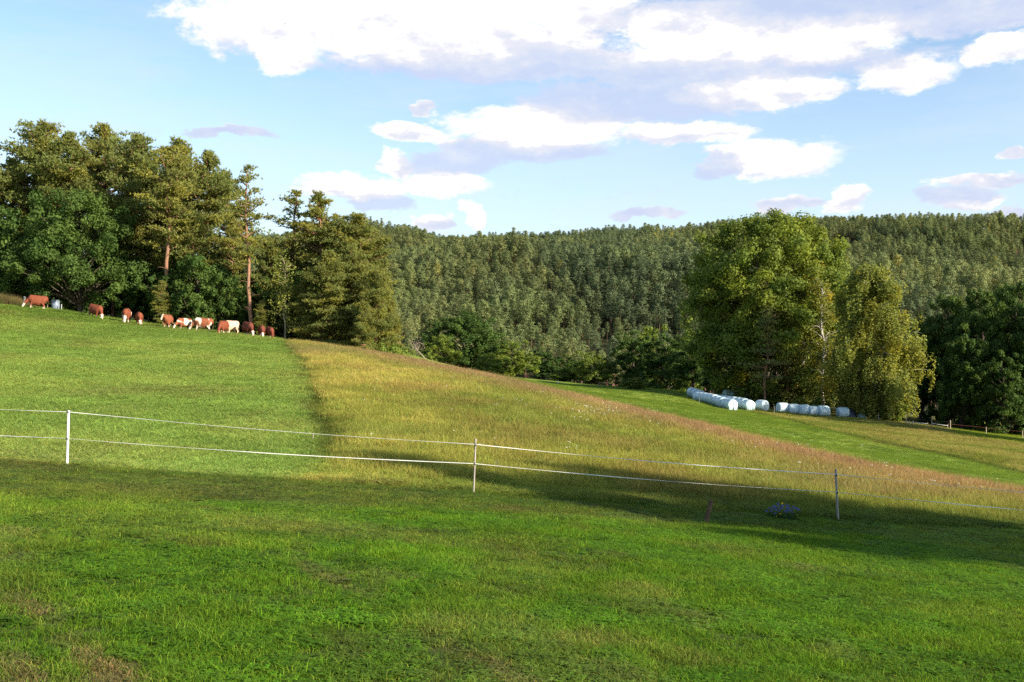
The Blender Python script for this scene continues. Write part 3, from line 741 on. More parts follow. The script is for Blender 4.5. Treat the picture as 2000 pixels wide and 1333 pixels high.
PINES = [
 (-40, 300, 106, P_b, 18, 'broad pine cut by the left frame edge, leftmost of the wood', 1.2, .3),
 (28, 318, 112, P_c, 16, 'lower pine behind the left end cow, second from the left edge', 1.2, 1.2),
 (88, 248, 108, P_a, 18, 'tallest broad-topped pine above the leaf tree at the left', 1.05, 2.2),
 (145, 264, 104, P_b, 18, 'pine with dense rounded head just right of the tallest pine', 1.0, 4.0),
 (205, 252, 111, P_a, 18, 'dark pine tip standing behind its neighbours over the rounded leaf tree', .85, .7),
 (268, 272, 105, P_a, 18, 'full pine between the dark tip and the one with bare orange stem', .95, 3.1),
 (322, 292, 97.5, P_bare, 18, 'pine with bare orange stem and bent limb above the fifth cow', .95, 5.1),
 (318, 552, 96.3, P_low2, 14, 'low pine boughs at the foot of the pine with bare orange stem', .85, 2.0),
 (352, 284, 108, P_c, 16, 'narrow pine top right of the bare orange stem', 1.1, 2.5),
 (402, 300, 104, P_b, 18, 'tall pine with open lower stem behind the piebald cows', .85, .1),
 (440, 345, 110, P_c, 16, 'shaded pine filling the gap left of the slender pine', 1.0, 3.9),
 (488, 328, 96.5, P_slim, 16, 'slender tall pine with long bare orange trunk and sparse top', 1.0, 0.0),
 (452, 430, 102, P_c, 16, 'young leaning pine left of the slender tall pine', .8, 4.4),
 (512, 590, 96, P_low2, 14, 'low spreading pine boughs above the three brown cows at the right', .75, 1.5),
 (583, 378, 106, P_slim, 16, 'dark pine with a lopsided top beside the gap of sky', 1.35, 1.9),
 (622, 386, 103, P_c, 16, 'pine with bright crown right of the sky gap', 1.2, 3.3),
 (560, 470, 112, P_b, 18, 'shaded pine in the dark gap behind the thin birch', 1.1, 2.0),
 (700, 424, 101, P_a, 18, 'pine with wide sunlit head at the right end of the wood', 1.15, 1.1),
 (690, 492, 97, P_round, 14, 'sunlit bushy pine with branches down to the meadow', 1.0, 4.9),
 (640, 500, 95, P_round, 14, 'broad sunlit pine left of the bushiest one at the wood end', .95, 2.2),
 (735, 545, 93, P_low, 12, 'golden lit low pine at the right tip of the wood', .72, 2.7),
 (600, 550, 96, P_round, 14, 'small green pine skirted to the ground beside the dark gap', .8, .9),
 (712, 600, 91, P_low, 12, 'lowest golden bough tree standing foremost at the right tip', .62, 3.6),
 (380, 420, 100, P_c, 16, 'inner pine behind the small leaf trees over the piebald cows', 1.1, 1.7),
 (110, 330, 115, P_b, 18, 'deep background pine behind the tallest pine', 1.3, 5.5),
 (300, 350, 114, P_b, 18, 'deep background pine behind the full pines', 1.4, .2),
 (728, 446, 104, P_b, 18, 'pine with rounded green head at the far right of the wood', 1.0, 4.6),
 (765, 600, 94, P_low, 12, 'lowest golden pine bough tree at the very right tip of the wood', .5, .4),
 (532, 476, 103, P_round, 14, 'full dark green pine closing the gap behind the thin birch', .75, .6),
 (640, 440, 107, P_a, 18, 'pine filling the middle of the right clump', 1.1, 2.2),
 (220, 400, 103, P_c, 16, 'mid height pine behind the rounded leaf tree', 1.4, 1.9),
 (545, 560, 110, P_low2, 14, 'dark low pine deep in the gap behind the thin birch', 1.0, 1.0),
 (660, 470, 110, P_b, 18, 'background pine behind the sunlit right clump', 1.2, 2.9)]
for (px, top, Y, ms, H0, lab, wf, rz) in PINES: place_pine(px, top, Y, ms, H0, lab, wf, rz)

DT = ((1, 1, 1), (1.15, 1.1, 1), (.85, .92, .9))
def bl(name, seed, mat, bark, **k):
    c, t = broadleaf(seed, **k); return c.mesh(name + '_crown', mat), t.mesh(name + '_trunk', bark, smooth=True)
L_round = bl('leaf_tree', 21, M_oakdark, M_bark, H=11.5, Wd=11.5, cb=.3, ncl=170, nl=360, leaf=.23, rad=.095, trunk_r=.28, tones=DT, egg=.5)
tree('leaf_tree', 'rounded dark green leaf tree in front of the left pines, above the second cow', 'tree', 158, 99, *L_round, scale=1.03, rz=.5)
L_small = bl('leaf_tree', 22, M_oakdark, M_bark, H=7.0, Wd=6.0, cb=.05, ncl=90, nl=210, leaf=.22, rad=.115, trunk_r=.16, tones=DT)
tree('leaf_tree', 'small dark leaf tree at the left edge behind the end cow', 'tree', 25, 102, *L_small, scale=1.5, rz=1.5)
tree('leaf_tree', 'leafy thicket tree filling the space behind the piebald cows', 'tree', 385, 98, *L_small, scale=1.05, rz=3.0)
tree('leaf_tree', 'shorter leafy tree behind the cow with the white blaze', 'tree', 330, 99, *L_small, scale=.8, rz=4.2)
tree('leaf_tree', 'leafy tree behind the brown and cream cows', 'tree', 436, 98.5, *L_small, scale=.85, rz=5.4)
tree('leaf_tree', 'shaded understory tree left of the thin birch', 'tree', 520, 104, *L_small, scale=1.0, rz=.3)
tree('leaf_tree', 'understory tree behind the two cows that face the camera side by side', 'tree', 268, 102, *L_small, scale=.9, rz=2.3)
tree('leaf_tree', 'shaded understory tree right of the thin birch', 'tree', 592, 101, *L_small, scale=1.0, rz=4.0)
for k_, (px_, Y_, lab_) in enumerate([(-30, 104, 'dark thicket at the far left edge under the pines'), (60, 108, 'dark thicket behind the left end cow'), (120, 105, 'dark thicket behind the grey drum'), (200, 106, 'dark thicket under the rounded leaf tree'),
        (250, 110, 'dark thicket behind the close pair of cows'), (300, 106, 'dark thicket left of the cow with the blaze'), (355, 106, 'dark thicket behind the small white and red cow'), (415, 106, 'dark thicket behind the piebald cow'),
        (470, 106, 'dark thicket behind the cream cow'), (510, 110, 'dark thicket left of the gap behind the cows'), (550, 118, 'dark thicket deep in the gap of the wood'), (640, 104, 'dark thicket under the sunlit right clump'), (690, 104, 'dark thicket under the right tip of the wood')]):
    tree('thicket', lab_, 'thicket', px_, Y_, *L_small, scale=.95, rz=k_ * 1.1, group='thickets on the floor of the left wood', sxy=1.15)
B_thin = birch(31, 8.5, 2.6, 2.0, nb=34, strands=7, hang=.9, tones=DT, trunk_r=.08)
B_thin = (B_thin[0].mesh('birch_crown', M_birch), B_thin[1].mesh('birch_trunk', simple_mat('tan_bark', (.40, .32, .22), .8, (.26, .2, .14), 5, .3), smooth=True))
tree('birch_tree', 'thin young birch with pale stem in the dark gap right of the cows', 'birch', 556, 96, *B_thin)
L_bush = bl('hedge_bush', 23, M_light, M_bark, H=2.2, Wd=3.4, cb=.1, ncl=16, nl=160, leaf=.2, rad=.2, trunk_r=.06, tones=DT)
tree('bush', 'low green bush at the right foot of the pine wood', 'bush', 757, 92, *L_bush, scale=.9, rz=.2)

# ---------------------------------------------------------------- hill forest
def hill_pine(seed, H=17.0, Wd=6.0, cb=.42, n=105, cone=False):
    rng = np.random.default_rng(seed); cr = MB(); tr = MB()
    tp = np.column_stack([np.cumsum(rng.normal(size=6) * .15), np.cumsum(rng.normal(size=6) * .15), np.linspace(-1, H * .95, 6)])
    tube(tr, tp, np.array([.30, .24, .20, .16, .11, .05]), 5, cap=False)
    for i in range(n):
        t = (i + rng.random()) / n; z = H * (cb + (1 - cb) * t)
        L = Wd / 2 * ((1 - t) ** .85 if cone else min(1, .65 + 1.4 * t) * (1 - max(0, (t - .3) / .7) ** 1.8) ** .62) + .10
        a = rng.random() * 6.283; r = L * (.45 + .6 * rng.random()); c = np.array([math.cos(a) * r, math.sin(a) * r, z])
        tn = .78 + .44 * rng.random(); m = 9
        q = c + rng.normal(size=(m, 3)) * (.42, .42, .26); nn = rand_dirs(rng, m) * .55 + np.array([math.cos(a) * .8, math.sin(a) * .8, .6]); nn /= np.linalg.norm(nn, axis=1, keepdims=True)
        leaf_quads(cr, q, nn, .62 * (.6 + .8 * rng.random(m)), np.full((m, 3), tn) * (.85 + .3 * rng.random((m, 1))), rng, .5)
    return cr, tr
HP = [hill_pine(41), hill_pine(42, Wd=5.0, cb=.52), hill_pine(43, Wd=6.6, cb=.45), hill_pine(44, H=18, Wd=5.0, cb=.18, cone=True), hill_pine(45, H=15, Wd=5.8, cb=.35)]
HPC = [p[0].mesh('hill_crown', M_hill) for p in HP]; HPT = [p[1].mesh('hill_trunk', M_pinebark, smooth=True) for p in HP]
def hill_forest():
    rng = np.random.default_rng(77); pts = []
    cell = 3.9
    ys = np.arange(240, 985, cell); out = []
    for y in ys:
        xs = np.arange(-.24 * y - 30, .60 * y + 20, cell); out.append(np.column_stack([xs, np.full(len(xs), y)]))
    p = np.concatenate(out); p = p + (rng.random(p.shape) - .5) * cell * .95
    dn = fbm(p[:, 0], p[:, 1], 60, 12)
    keep = (rng.random(len(p)) < np.where(p[:, 1] < 330, .6, .93)) & ~((fbm(p[:, 0], p[:, 1], 35, 88) > .665))
    p = p[keep]; z = height(p[:, 0], p[:, 1]); 
    px = 1000 + p[:, 0] / p[:, 1] * F
    n = len(p); idx = rng.choice(5, n, p=[.32, .28, .22, .06, .12])
    dn = fbm(p[:, 0], p[:, 1], 90, 15)
    s = (.44 + .46 * rng.random(n) ** 1.3) * lerp(.82, 1.10, sstep(.3, .7, fbm(p[:, 0], p[:, 1], 46, 16))); s = s * np.where(p[:, 1] < 330, .8, 1)
    order = np.argsort(p[:, 1]); vis = (px[order] > 745) & (px[order] < 2060); near = order[vis][:290]; nearset = np.zeros(n, bool); nearset[near] = True
    for k, i in enumerate(near):
        v = idx[i]; e = link('hill_pine', None, loc=(p[i, 0], p[i, 1], z[i]), rot=(0, 0, rng.random() * 6.28), scale=float(s[i]))
        tag(e, 'pine on the lower slope of the wooded hill beyond the valley', 'pine tree', 'pines on the lower slope of the wooded hill')
        link('crown', HPC[v], e); link('trunk', HPT[v], e)
    r = ~nearset; m = []
    for (c, t) in HP:
        b = MB(); b.v = c.v + []; b.f = c.f + []; b.c = c.c + []; b.n = c.n
        vt = np.concatenate(t.v); off = b.n
        for v_, f_ in zip(t.v, t.f): b.f.append(f_ - 0 + off); b.v.append(v_); b.c.append(np.tile([2.0, 1.1, 1.5], (len(v_), 1)) * .6); b.n += len(v_)
        m.append(b.mesh('wood_pine', M_hillw))
    coll = hidden_coll('wood_pine', m)
    base = np.array([.132, .165, .064])[None]; alt = np.array([.205, .222, .076])[None]; blu = np.array([.090, .125, .060])[None]
    f = rng.random((n, 1)); col = base + (alt - base) * f ** 2.2; tt = sstep(.5, .62, fbm(p[:, 0] + .4 * p[:, 1], p[:, 1] * .6, 80, 51))[:, None]
    col = lerp(col, blu, tt * .8); st = fbm(p[:, 0] * .8, p[:, 1] * .5, 55, 57)[:, None]; col = col * (.66 + .68 * st); lt = sstep(.60, .68, fbm(p[:, 0], p[:, 1] * .6, 48, 58))[:, None]; col = lerp(col, np.array([[.20, .25, .075]]), lt * .35); yl = (rng.random((n, 1)) < .006); col = np.where(yl, col * np.array([1.7, 1.3, .8]), col)
    rot = np.column_stack([np.zeros(n), np.zeros(n), rng.random(n) * 6.283])
    o = points_object('pine_wood', np.column_stack([p, z])[r], idx[r], rot[r], np.repeat(s[r, None], 3, 1), col[r], coll)
    tag(o, 'dense pine wood covering the long hill to the skyline', 'wood', kind='stuff')
    print('hill trees', n)
hill_forest()

# ---------------------------------------------------------------- valley trees
V_dark = bl('valley_tree', 51, M_oakdark, M_bark, H=15, Wd=14, cb=.1, ncl=170, nl=210, leaf=.36, rad=.092, trunk_r=.35, tones=DT, depth=.8)
V_mid = bl('valley_tree', 52, M_light, M_bark, H=10, Wd=8, cb=.0, ncl=100, nl=190, leaf=.30, rad=.11, trunk_r=.2, tones=DT)
V_tall = bl('valley_tree', 53, M_oakdark, M_bark, H=16, Wd=9, cb=.0, ncl=140, nl=200, leaf=.34, rad=.105, trunk_r=.3, tones=DT)
def vt(px, top, Y, ms, H0, wpx, W0, label, rz=0.0, name='leaf_tree', cat='tree'):
    b = at(px, Y); H = (HOR - top) * Y / F + EYE - b.z; sz = H / H0; sx = wpx * Y / F / W0
    e = link(name, None, loc=b, rot=(0, 0, rz), scale=(sx, sx, sz)); tag(e, label, cat); link('crown', ms[0], e); link('trunk', ms[1], e); return e
vt(905, 606, 176, V_dark, 15, 158, 14, 'broad dark leaf tree in the valley behind the meadow crest')
vt(862, 655, 170, V_mid, 10, 80, 8, 'lower green tree at the left foot of the broad dark valley tree', 2.0)
vt(1000, 668, 172, V_mid, 10, 92, 8, 'bright green round tree right of the broad dark valley tree', .6)
vt(955, 690, 165, V_mid, 10, 60, 8, 'small bright tree between the broad dark tree and the round one', 1.6)
vt(1062, 682, 188, V_tall, 16, 60, 9, 'narrow grey green tree between the bright round tree and the yellow one', 1.1)
vt(1105, 694, 196, V_tall, 16, 50, 9, 'small dark tree set back behind the far field edge', 2.8)
vt(1150, 688, 176, V_mid, 10, 88, 8, 'yellow green dome shaped tree on the edge of the far field', 3.4)
vt(1100, 722, 178, V_mid, 10, 60, 8, 'low bush on the field edge left of the dome shaped tree', 5.0, 'bush', 'bush')
vt(1238, 650, 176, V_tall, 16, 96, 9, 'dark shaded tree at the left end of the tree row beside the oak', .4)
vt(1300, 655, 168, V_tall, 16, 100, 9, 'dark tree with yellow lit top in the row beside the oak', 2.2)
vt(1352, 660, 160, V_tall, 16, 90, 9, 'dark tree tucked against the left flank of the oak', 4.1)
vt(1268, 640, 205, V_mid, 10, 90, 8, 'olive tree crown showing behind the dark tree row', 1.0)
vt(1350, 648, 200, V_mid, 10, 100, 8, 'yellowish tree crown behind the row near the oak', 5.5)
vt(1240, 738, 150, V_mid, 10, 60, 8, 'low rounded bush in front of the dark tree row', 1.9, 'bush', 'bush')
vt(790, 680, 150, V_mid, 10, 70, 8, 'grey green brush right beside the end of the pine wood', 3.9, 'bush', 'bush')
vt(835, 690, 140, V_mid, 10, 46, 8, 'lime green bush by the fallen dead branch', 2.6, 'bush', 'bush')
vt(700, 640, 140, V_tall, 16, 120, 9, 'tree behind the right tip of the pine wood', 3.6)

# dead tree with fallen branch
def dead_branch():
    rng = np.random.default_rng(9); mb = MB(); p = at(818, 112); Y = 112
    k = lambda px, py, dy=0: np.array([(px - 1000) * (Y + dy) / F, Y + dy, EYE - (py - HOR) * (Y + dy) / F])
    def br(ps, r0, r1): tube(mb, np.array(ps), np.linspace(r0, r1, len(ps)), 5)
    root = np.array([p.x + .9, p.y, p.z - .1])
    br([root, k(830, 701), k(822, 692), k(813, 684), k(811, 676, 1)], .09, .03)
    br([k(822, 692), k(816, 686, -1), k(812, 678, -1), k(806, 668, -1)], .05, .02); br([k(813, 684), k(804, 676, .5), k(800, 662, .5)], .04, .015)
    br([k(815, 686), k(819, 675, .5), k(817, 664, .5)], .03, .01)
    for i in range(26):
        s = k(806 + rng.random() * 16, 664 + rng.random() * 20, rng.random() * 2 - 1); tube(mb, [s, s + rand_dirs(rng, 1)[0] * .6, s + rand_dirs(rng, 1)[0] * 1.0], [.018, .012, .006], 3)
    for v in mb.v: v -= root
    o = link('fallen_branch', mb.mesh('fallen_branch', M_dead), loc=root); tag(o, 'pale dead branch leaning down to the meadow crest beside the dark valley tree', 'branch')
dead_branch()

# ---------------------------------------------------------------- right group: oak, birches, pines, right wood
OT = ((1, 1, 1), (1.2, 1.12, .9), (.9, .95, .9), (1.1, 1.05, 1))
OAK = bl('oak', 61, M_oak, M_bark, H=26.5, Wd=23.5, cb=1.0, ncl=360, nl=420, leaf=.33, rad=.074, trunk_r=.55, tones=OT, egg=.52, yellow=.012, depth=.8, lump_k=.22)
b = at(1500, 137); H = (HOR - 416) * 137 / F + EYE - b.z
tree('oak_tree', 'big round-crowned oak, the largest tree, rising above the hill behind the wrapped bales', 'oak', 1505, 137, *OAK, scale=H / 26.5, rz=.8, sxy=1.17)
BI = birch(71, 20, 10.5, 1.6, nb=125, strands=25, hang=3.0, leaf=.23, tones=((1, 1, 1), (1.15, 1.05, .9), (.88, .9, .9)), trunk_r=.24)
BI = (BI[0].mesh('birch_crown', M_birch), BI[1].mesh('birch_trunk', M_birchbark, smooth=True))
b = at(1722, 118.6); H = (HOR - 518) * 118.6 / F + EYE - b.z
tree('birch_tree', 'large weeping birch with yellowing leaves at the right end of the bales', 'birch', 1722, 118.6, *BI, scale=H / 19.6, rz=.4, sxy=1.18)
BI2 = birch(72, 16, 5.0, 1.8, nb=60, strands=8, hang=1.6, leaf=.2, tones=((1, 1, .9), (1.2, 1.05, .8)), trunk_r=.14)
BI2 = (BI2[0].mesh('birch_crown', M_birch), BI2[1].mesh('birch_trunk', M_birchbark, smooth=True))
tree('birch_tree', 'slim pale birch standing between the oak and the large birch', 'birch', 1606, 127, *BI2, scale=1.12, rz=2.0)
tree('birch_tree', 'thin dark birch leaning beside the slim pale one', 'birch', 1570, 131, *BI2, scale=.8, rz=4.0)
P_sp = pmesh(81, H=13, Wd=4.4, cb=.12, trunk_r=.13, dense=.85, prof='cone')
P_sp2 = pmesh(82, mat=M_hill, H=12, Wd=4.0, cb=.30, trunk_r=.13, dense=.75, prof='cone')
place_pine(1492, 600, 127, P_sp2, 12, 'young pine with bare reddish lower stem right behind the single bale', 1.1, .4, group=None)
place_pine(1540, 616, 131, P_sp, 13, 'bluish young pine between the bare-stemmed pine and the slim birch', 1.0, 1.8, group=None)
place_pine(1650, 628, 131, P_sp, 13, 'dark young pine hidden between the slim birch and the large birch', 1.1, 3.0, group=None)
U_d = V_tall
vt(1402, 700, 146, V_tall, 16, 70, 9, 'dark thicket under the left side of the oak behind the bale rows', 3.3)
vt(1450, 690, 142, V_tall, 16, 80, 9, 'dark undergrowth tree under the oak behind the long bale row', 1.3)
vt(1575, 700, 140, V_tall, 16, 90, 9, 'dark undergrowth tree behind the short bale row', .2)
vt(1640, 690, 133, V_tall, 16, 80, 9, 'dark undergrowth tree beside the tarpaulin heap', 5.2)
vt(1694, 700, 128, V_tall, 16, 76, 9, 'dark undergrowth tree behind the trunk of the large birch', 2.7)
vt(1742, 762, 117.5, V_mid, 10, 62, 8, 'pale leafy bush at the foot of the large birch', 1.5, 'bush', 'bush')
vt(1560, 775, 124, V_mid, 10, 34, 8, 'small sunlit bush behind the second bale of the short row', 3.0, 'bush', 'bush')
vt(1600, 776, 123, V_mid, 10, 40, 8, 'small sunlit bush behind the end of the short bale row', .9, 'bush', 'bush')
WD = bl('wood_tree', 91, M_oakdark, M_bark, H=19, Wd=12, cb=.0, ncl=190, nl=220, leaf=.36, rad=.095, trunk_r=.35, tones=((1, 1, 1), (1.2, 1.1, .9), (.85, .92, .9)))
vt(1848, 572, 146, WD, 19, 110, 12, 'dark tree of the right wood nearest the large birch', .3)
vt(1918, 562, 141, WD, 19, 130, 12, 'dark tree in the middle of the right wood', 1.7)
vt(1985, 548, 135, WD, 19, 130, 12, 'tall dark tree at the right edge of the picture', 3.2)
vt(1880, 640, 133, V_tall, 16, 90, 9, 'lower tree in front of the right wood behind the rail fence', 4.6)
vt(1800, 640, 148, V_tall, 16, 90, 9, 'shaded tree seen just right of the weeping birch', 5.0)
vt(1960, 690, 128, V_tall, 16, 90, 9, 'low shaded tree right of the rail fence posts', 2.0)
vt(2070, 560, 130, WD, 19, 150, 12, 'tree of the right wood just past the right edge of the picture', 5.0)
# the wood goes on to the right (its shade falls on the trees in view)
for i, (X, Y) in enumerate([(84, 126), (93, 136), (80, 140), (97, 121), (74, 152), (108, 128)]):
    e = link('leaf_tree', None, loc=(X, Y, hz_(X, Y)), rot=(0, 0, i * 1.3), scale=1.05); tag(e, 'tree of the right wood outside the picture', 'tree', 'trees of the wood outside the picture to the right')
    link('crown', WD[0], e); link('trunk', WD[1], e)
# free-standing tree on the right outside the picture, throws the long shade across the fence
SH = bl('shade_tree', 95, M_oak, M_bark, H=18, Wd=8.2, cb=2.2, ncl=120, nl=260, leaf=.42, rad=.14, trunk_r=.35, tones=OT)
for nm_, X_, Y_, ms_, sc_, sx_, lb_ in [('leaf_tree', 38, 3.2, SH, 1.12, 1.04, 'free-standing tree right of the picture that shades the fence line'), ('leaf_tree', 63, 97.5, WD, .98, .95, 'unseen tree added right of the picture to shade the wrapped bales')]:  # second tree is added out of view to shade the bales
    e = link(nm_, None, loc=(X_, Y_, hz_(X_, Y_)), rot=(0, 0, .5), scale=(sx_, sx_, sc_)); tag(e, lb_, 'tree'); link('crown', ms_[0], e); link('trunk', ms_[1], e)

# ---------------------------------------------------------------- rope fence across the foreground
M_wpost = simple_mat('white_fence_post', (.78, .78, .74), .5, (.66, .66, .60), 6)
M_gpost = simple_mat('weathered_wood', (.36, .32, .27), .85, (.25, .22, .19), 9, .4)
M_gpost2 = simple_mat('grey_post', (.30, .29, .28), .8, (.22, .21, .20), 9, .3)
M_ins = simple_mat('insulator_plastic', (.06, .06, .055), .5)
M_tape = simple_mat('fence_tape', (.74, .74, .68), .55, (.60, .60, .55), 3)
def pw(px, py, Y): return np.array([(px - 1000) * Y / F, Y, EYE - (py - HOR) * Y / F])
def fence_post(label, bx, by, tx, ty, Y, r, mat, ropes):
    b = pw(bx, by, Y); t = pw(tx, ty, Y); mb = MB()
    g = hz_(b[0], Y); base = b.copy(); base[2] = min(b[2], g + .02)
    d = (t - base) / np.linalg.norm(t - base)
    tube(mb, np.array([base - d * .12, base, (base + t) / 2, t - d * .01, t]) - base, np.array([r, r, r, r, r * .8]), 10)
    e = link('fence_post', None, loc=base); tag(e, label, 'post', 'posts of the rope fence')
    link('post', mb.mesh('fence_post', mat, smooth=False, color=False), e)
    pts = []
    for ry in ropes:
        f = (by - ry) / (by - ty); p = b + (t - b) * f; pts.append(p)
        m = MB(); box(m, p - base + (0, -r - .012, 0), (.03, .03, .045), bev=.006); tube(m, [p - base + (0, -r - .03, -.012), p - base + (0, -r - .045, .012)], .008, 6)
        link('insulator', m.mesh('insulator', M_ins, color=False), e)
    return pts
RO = []
RO.append([pw(-420, 772, 21.5), pw(-420, 822, 21.5)])
fence_post('white plastic fence post at the left of the rope fence', 131, 909, 134, 802, 20.9, .026, M_wpost, (805, 857)); RO.append([pw(134, 805, 20.86), pw(133, 857, 20.86)])
fence_post('light weathered wooden fence post in the middle of the rope fence', 925, 964, 929, 857, 20.9, .020, M_gpost, (869, 906)); RO.append([pw(928.5, 868.5, 20.86), pw(927, 906, 20.86)])
fence_post('grey fence post at the right of the rope fence, beside the blue flowers', 1637, 1017, 1632, 917, 22.3, .023, M_gpost2, (928, 962)); RO.append([pw(1633, 927, 22.26), pw(1635, 962, 22.26)])
RO.append([pw(2330, 985, 24.5), pw(2330, 1020, 24.5)])
def tape(k, name, label, wd):
    mb = MB(); rng = np.random.default_rng(4 + k)
    P_ = []; 
    for i in range(len(RO) - 1):
        a, b = RO[i][k], RO[i + 1][k]; n = 60; L = np.linalg.norm(b - a)
        for j in range(n): 
            f = j / n; p = a + (b - a) * f; p = p - np.array([0, 0, .05 * math.sin(f * math.pi)]); P_.append(p)
    P_.append(RO[-1][k]); P_ = np.array(P_)
    s = np.concatenate([[0], np.cumsum(np.linalg.norm(np.diff(P_, axis=0), axis=1))])
    ang = 1.3 * np.sin(s * .42 + k * 1.7) + .5 * np.sin(s * 1.1 + 2)
    w = np.stack([np.zeros_like(ang), np.sin(ang), np.cos(ang)], 1) * wd / 2; th = np.stack([np.zeros_like(ang), np.cos(ang), -np.sin(ang)], 1) * .0022
    ring = np.stack([P_ + w + th, P_ + w - th, P_ - w - th, P_ - w + th], 1); n = len(P_)
    i = np.arange(n - 1)[:, None] * 4; j = np.arange(4)[None]; kk = (j + 1) % 4
    mb.add(ring.reshape(-1, 3), np.stack([i + j, i + kk, i + 4 + kk, i + 4 + j], -1).reshape(-1, 4))
    mb.add(ring[0], [(0, 1, 2, 3)]); mb.add(ring[-1], [(3, 2, 1, 0)])
    tag(link(name, mb.mesh(name, M_tape, color=False)), label, 'tape', 'tapes of the rope fence')
tape(0, 'fence_tape', 'upper white tape of the foreground fence', .014)
tape(1, 'fence_tape', 'lower white tape of the foreground fence', .017)

def stake(name, label, bx, by, tx, ty, r, mat, Y=None, sides=6, cat='stake', group=None, sink=.1):
    if Y is None: Y = ray(bx, by)[1]
    b = pw(bx, by, Y); b[2] = hz_(b[0], Y); L = (by - ty) * Y / F; t = b + np.array([(tx - bx) * Y / F, 0, L])
    mb = MB(); d = (t - b) / L
    tube(mb, np.array([-d * sink, (t - b) * .5, (t - b) * .97, t - b]), [r * 1.02, r, r * .95, r * .75], sides)
    o = link(name, mb.mesh(name, mat, color=False), loc=b); return tag(o, label, cat, group)
M_bstake = simple_mat('brown_stake_wood', (.15, .095, .055), .9, (.08, .05, .03), 14, .6)
stake('wooden_stake', 'short leaning brown wooden stake in the shaded grass left of the blue flowers', 1378, 1024, 1389, 977, .045, M_bstake, sides=7)
stake('wooden_stake', 'small pale stake at the lower end of the dark strip between pasture and meadow', 611, 862, 612, 848, .012, M_gpost)

def flower_clump():
    x, y = ray(1530, 1014); b = np.array([x, y, hz_(x, y)]); rng = np.random.default_rng(3)
    e = link('flower_clump', None, loc=b); tag(e, 'clump of blue asters with a yellow bloom in the shade by the grey fence post', 'flowers')
    mb = blades(rng, 420, .30, .27, .012, .9, 2, ((1, 1, 1), (.8, .9, .8), (1.2, 1.1, .9)), .45)
    for v in mb.v: v[:, 0] *= 1.1
    link('foliage', mb.mesh('flower_foliage', leaf_mat('aster_foliage', (.05, .10, .03), (.05, .10, .03), .25)), e)
    fm = MB()
    for r_, n, z in ((.022, 10, 0), (.014, 8, .006)):
        for i in range(n):
            a = i / n * 6.283; d = np.array([math.cos(a), math.sin(a), .25]); s = np.array([-math.sin(a), math.cos(a), 0]) * .005
            fm.add([[0, 0, z], d * r_ * .6 + s + (0, 0, z), d * r_ + (0, 0, z), d * r_ * .6 - s + (0, 0, z)], [(0, 1, 2, 3)])
    fb = fm.mesh('blue_flower', leaf_mat('blue_petals', (.085, .105, .28), (.12, .14, .34), .3)); fy = fm.mesh('yellow_flower', leaf_mat('yellow_petals', (.75, .50, .03), (.75, .5, .03), .3))
    for i in range(46):
        a = rng.random() * 6.283; r = math.sqrt(rng.random()); px_, py_ = .37 * r * math.cos(a), .22 * r * math.sin(a)
        z = .30 * math.sqrt(max(.08, 1 - .75 * r * r)) + rng.normal() * .02
        link('flower', fb, e, (px_, py_, z), (.9 + rng.normal() * .4, rng.normal() * .4, 0), 1.0 + .5 * rng.random())
    for (px_, z) in ((-.08, .37), (-.20, .10), (-.12, .15), (.24, .12)):
        o = link('flower', fy, e, (px_, -.2, z), (1.2, 0, 0), 1.1 if z > .3 else .7); o['label'] = 'small yellow flower'
flower_clump()

def wild_flowers():
    rng = np.random.default_rng(8); mb = MB(); n = 0
    for (px, py, sx, sy, k) in [(1190, 812, 60, 12, 44), (1140, 822, 40, 12, 16), (1010, 800, 60, 12, 14), (1500, 882, 160, 16, 16), (1680, 925, 90, 20, 12), (800, 745, 130, 30, 22), (1060, 850, 260, 40, 18), (1850, 960, 80, 10, 8)]:
        for i in range(k):
            x, y = ray(px + rng.normal() * sx * .6, py + rng.normal() * sy * .6)
            if y > 80 or y < 23: continue
            z = hz_(x, y) + .30 + .14 * rng.random(); r = .012 + .018 * rng.random()
            for q in range(4):
                c = np.array([x, y, z]) + rng.normal(size=3) * (r, r, .01); a = np.arange(6) / 6 * 6.283
                mb.add(np.vstack([c + np.column_stack([np.cos(a) * r * .7, np.sin(a) * r * .7, np.zeros(6)]), c + (0, 0, r * .6)]), [(j, (j + 1) % 6, 6) for j in range(6)], (.9, .88, .8) if rng.random() < .85 else (1, .8, .1))
            tube(mb, [[x, y, z - .42], [x + .01, y, z]], .004, 3, (.2, .3, .08), cap=False)
    tag(link('wild_flowers', mb.mesh('wild_flowers', simple_mat('white_umbels', (.72, .70, .62), .8, tone=True))), 'small white flower heads dotted through the meadow', 'flowers', kind='stuff')
wild_flowers()

# ---------------------------------------------------------------- wrapped bales
def film_mat(name, c, alt):
    m, t = new_mat(name); tc = t.n('ShaderNodeTexCoord'); oi = t.n('ShaderNodeObjectInfo')
    v = t.v('ADD', tc.outputs['Object'], oi.outputs['Random'])
    n = t.noise(v, 2.2, 5, .65, dist=.8); col = t.mix(t.rng(n, .35, .65), (*c, 1), (*alt, 1))
    b = t.n('ShaderNodeBsdfPrincipled', ins={'Base Color': col, 'Roughness': t.rng(t.noise(v, 5, 3), .3, .7, .28, .5)}); b.inputs['Specular IOR Level'].default_value = .5
    w = t.noise(t.v('MULTIPLY', v, (3, 1, 1)), 5.0, 4, .6, dist=1.5)
    bn = t.n('ShaderNodeBump', ins={'Height': w, 'Strength': .55, 'Distance': .05}); t.put(b.inputs['Normal'], bn.outputs[0])
    t.n('ShaderNodeOutputMaterial', ins={0: b.outputs[0]}); return m
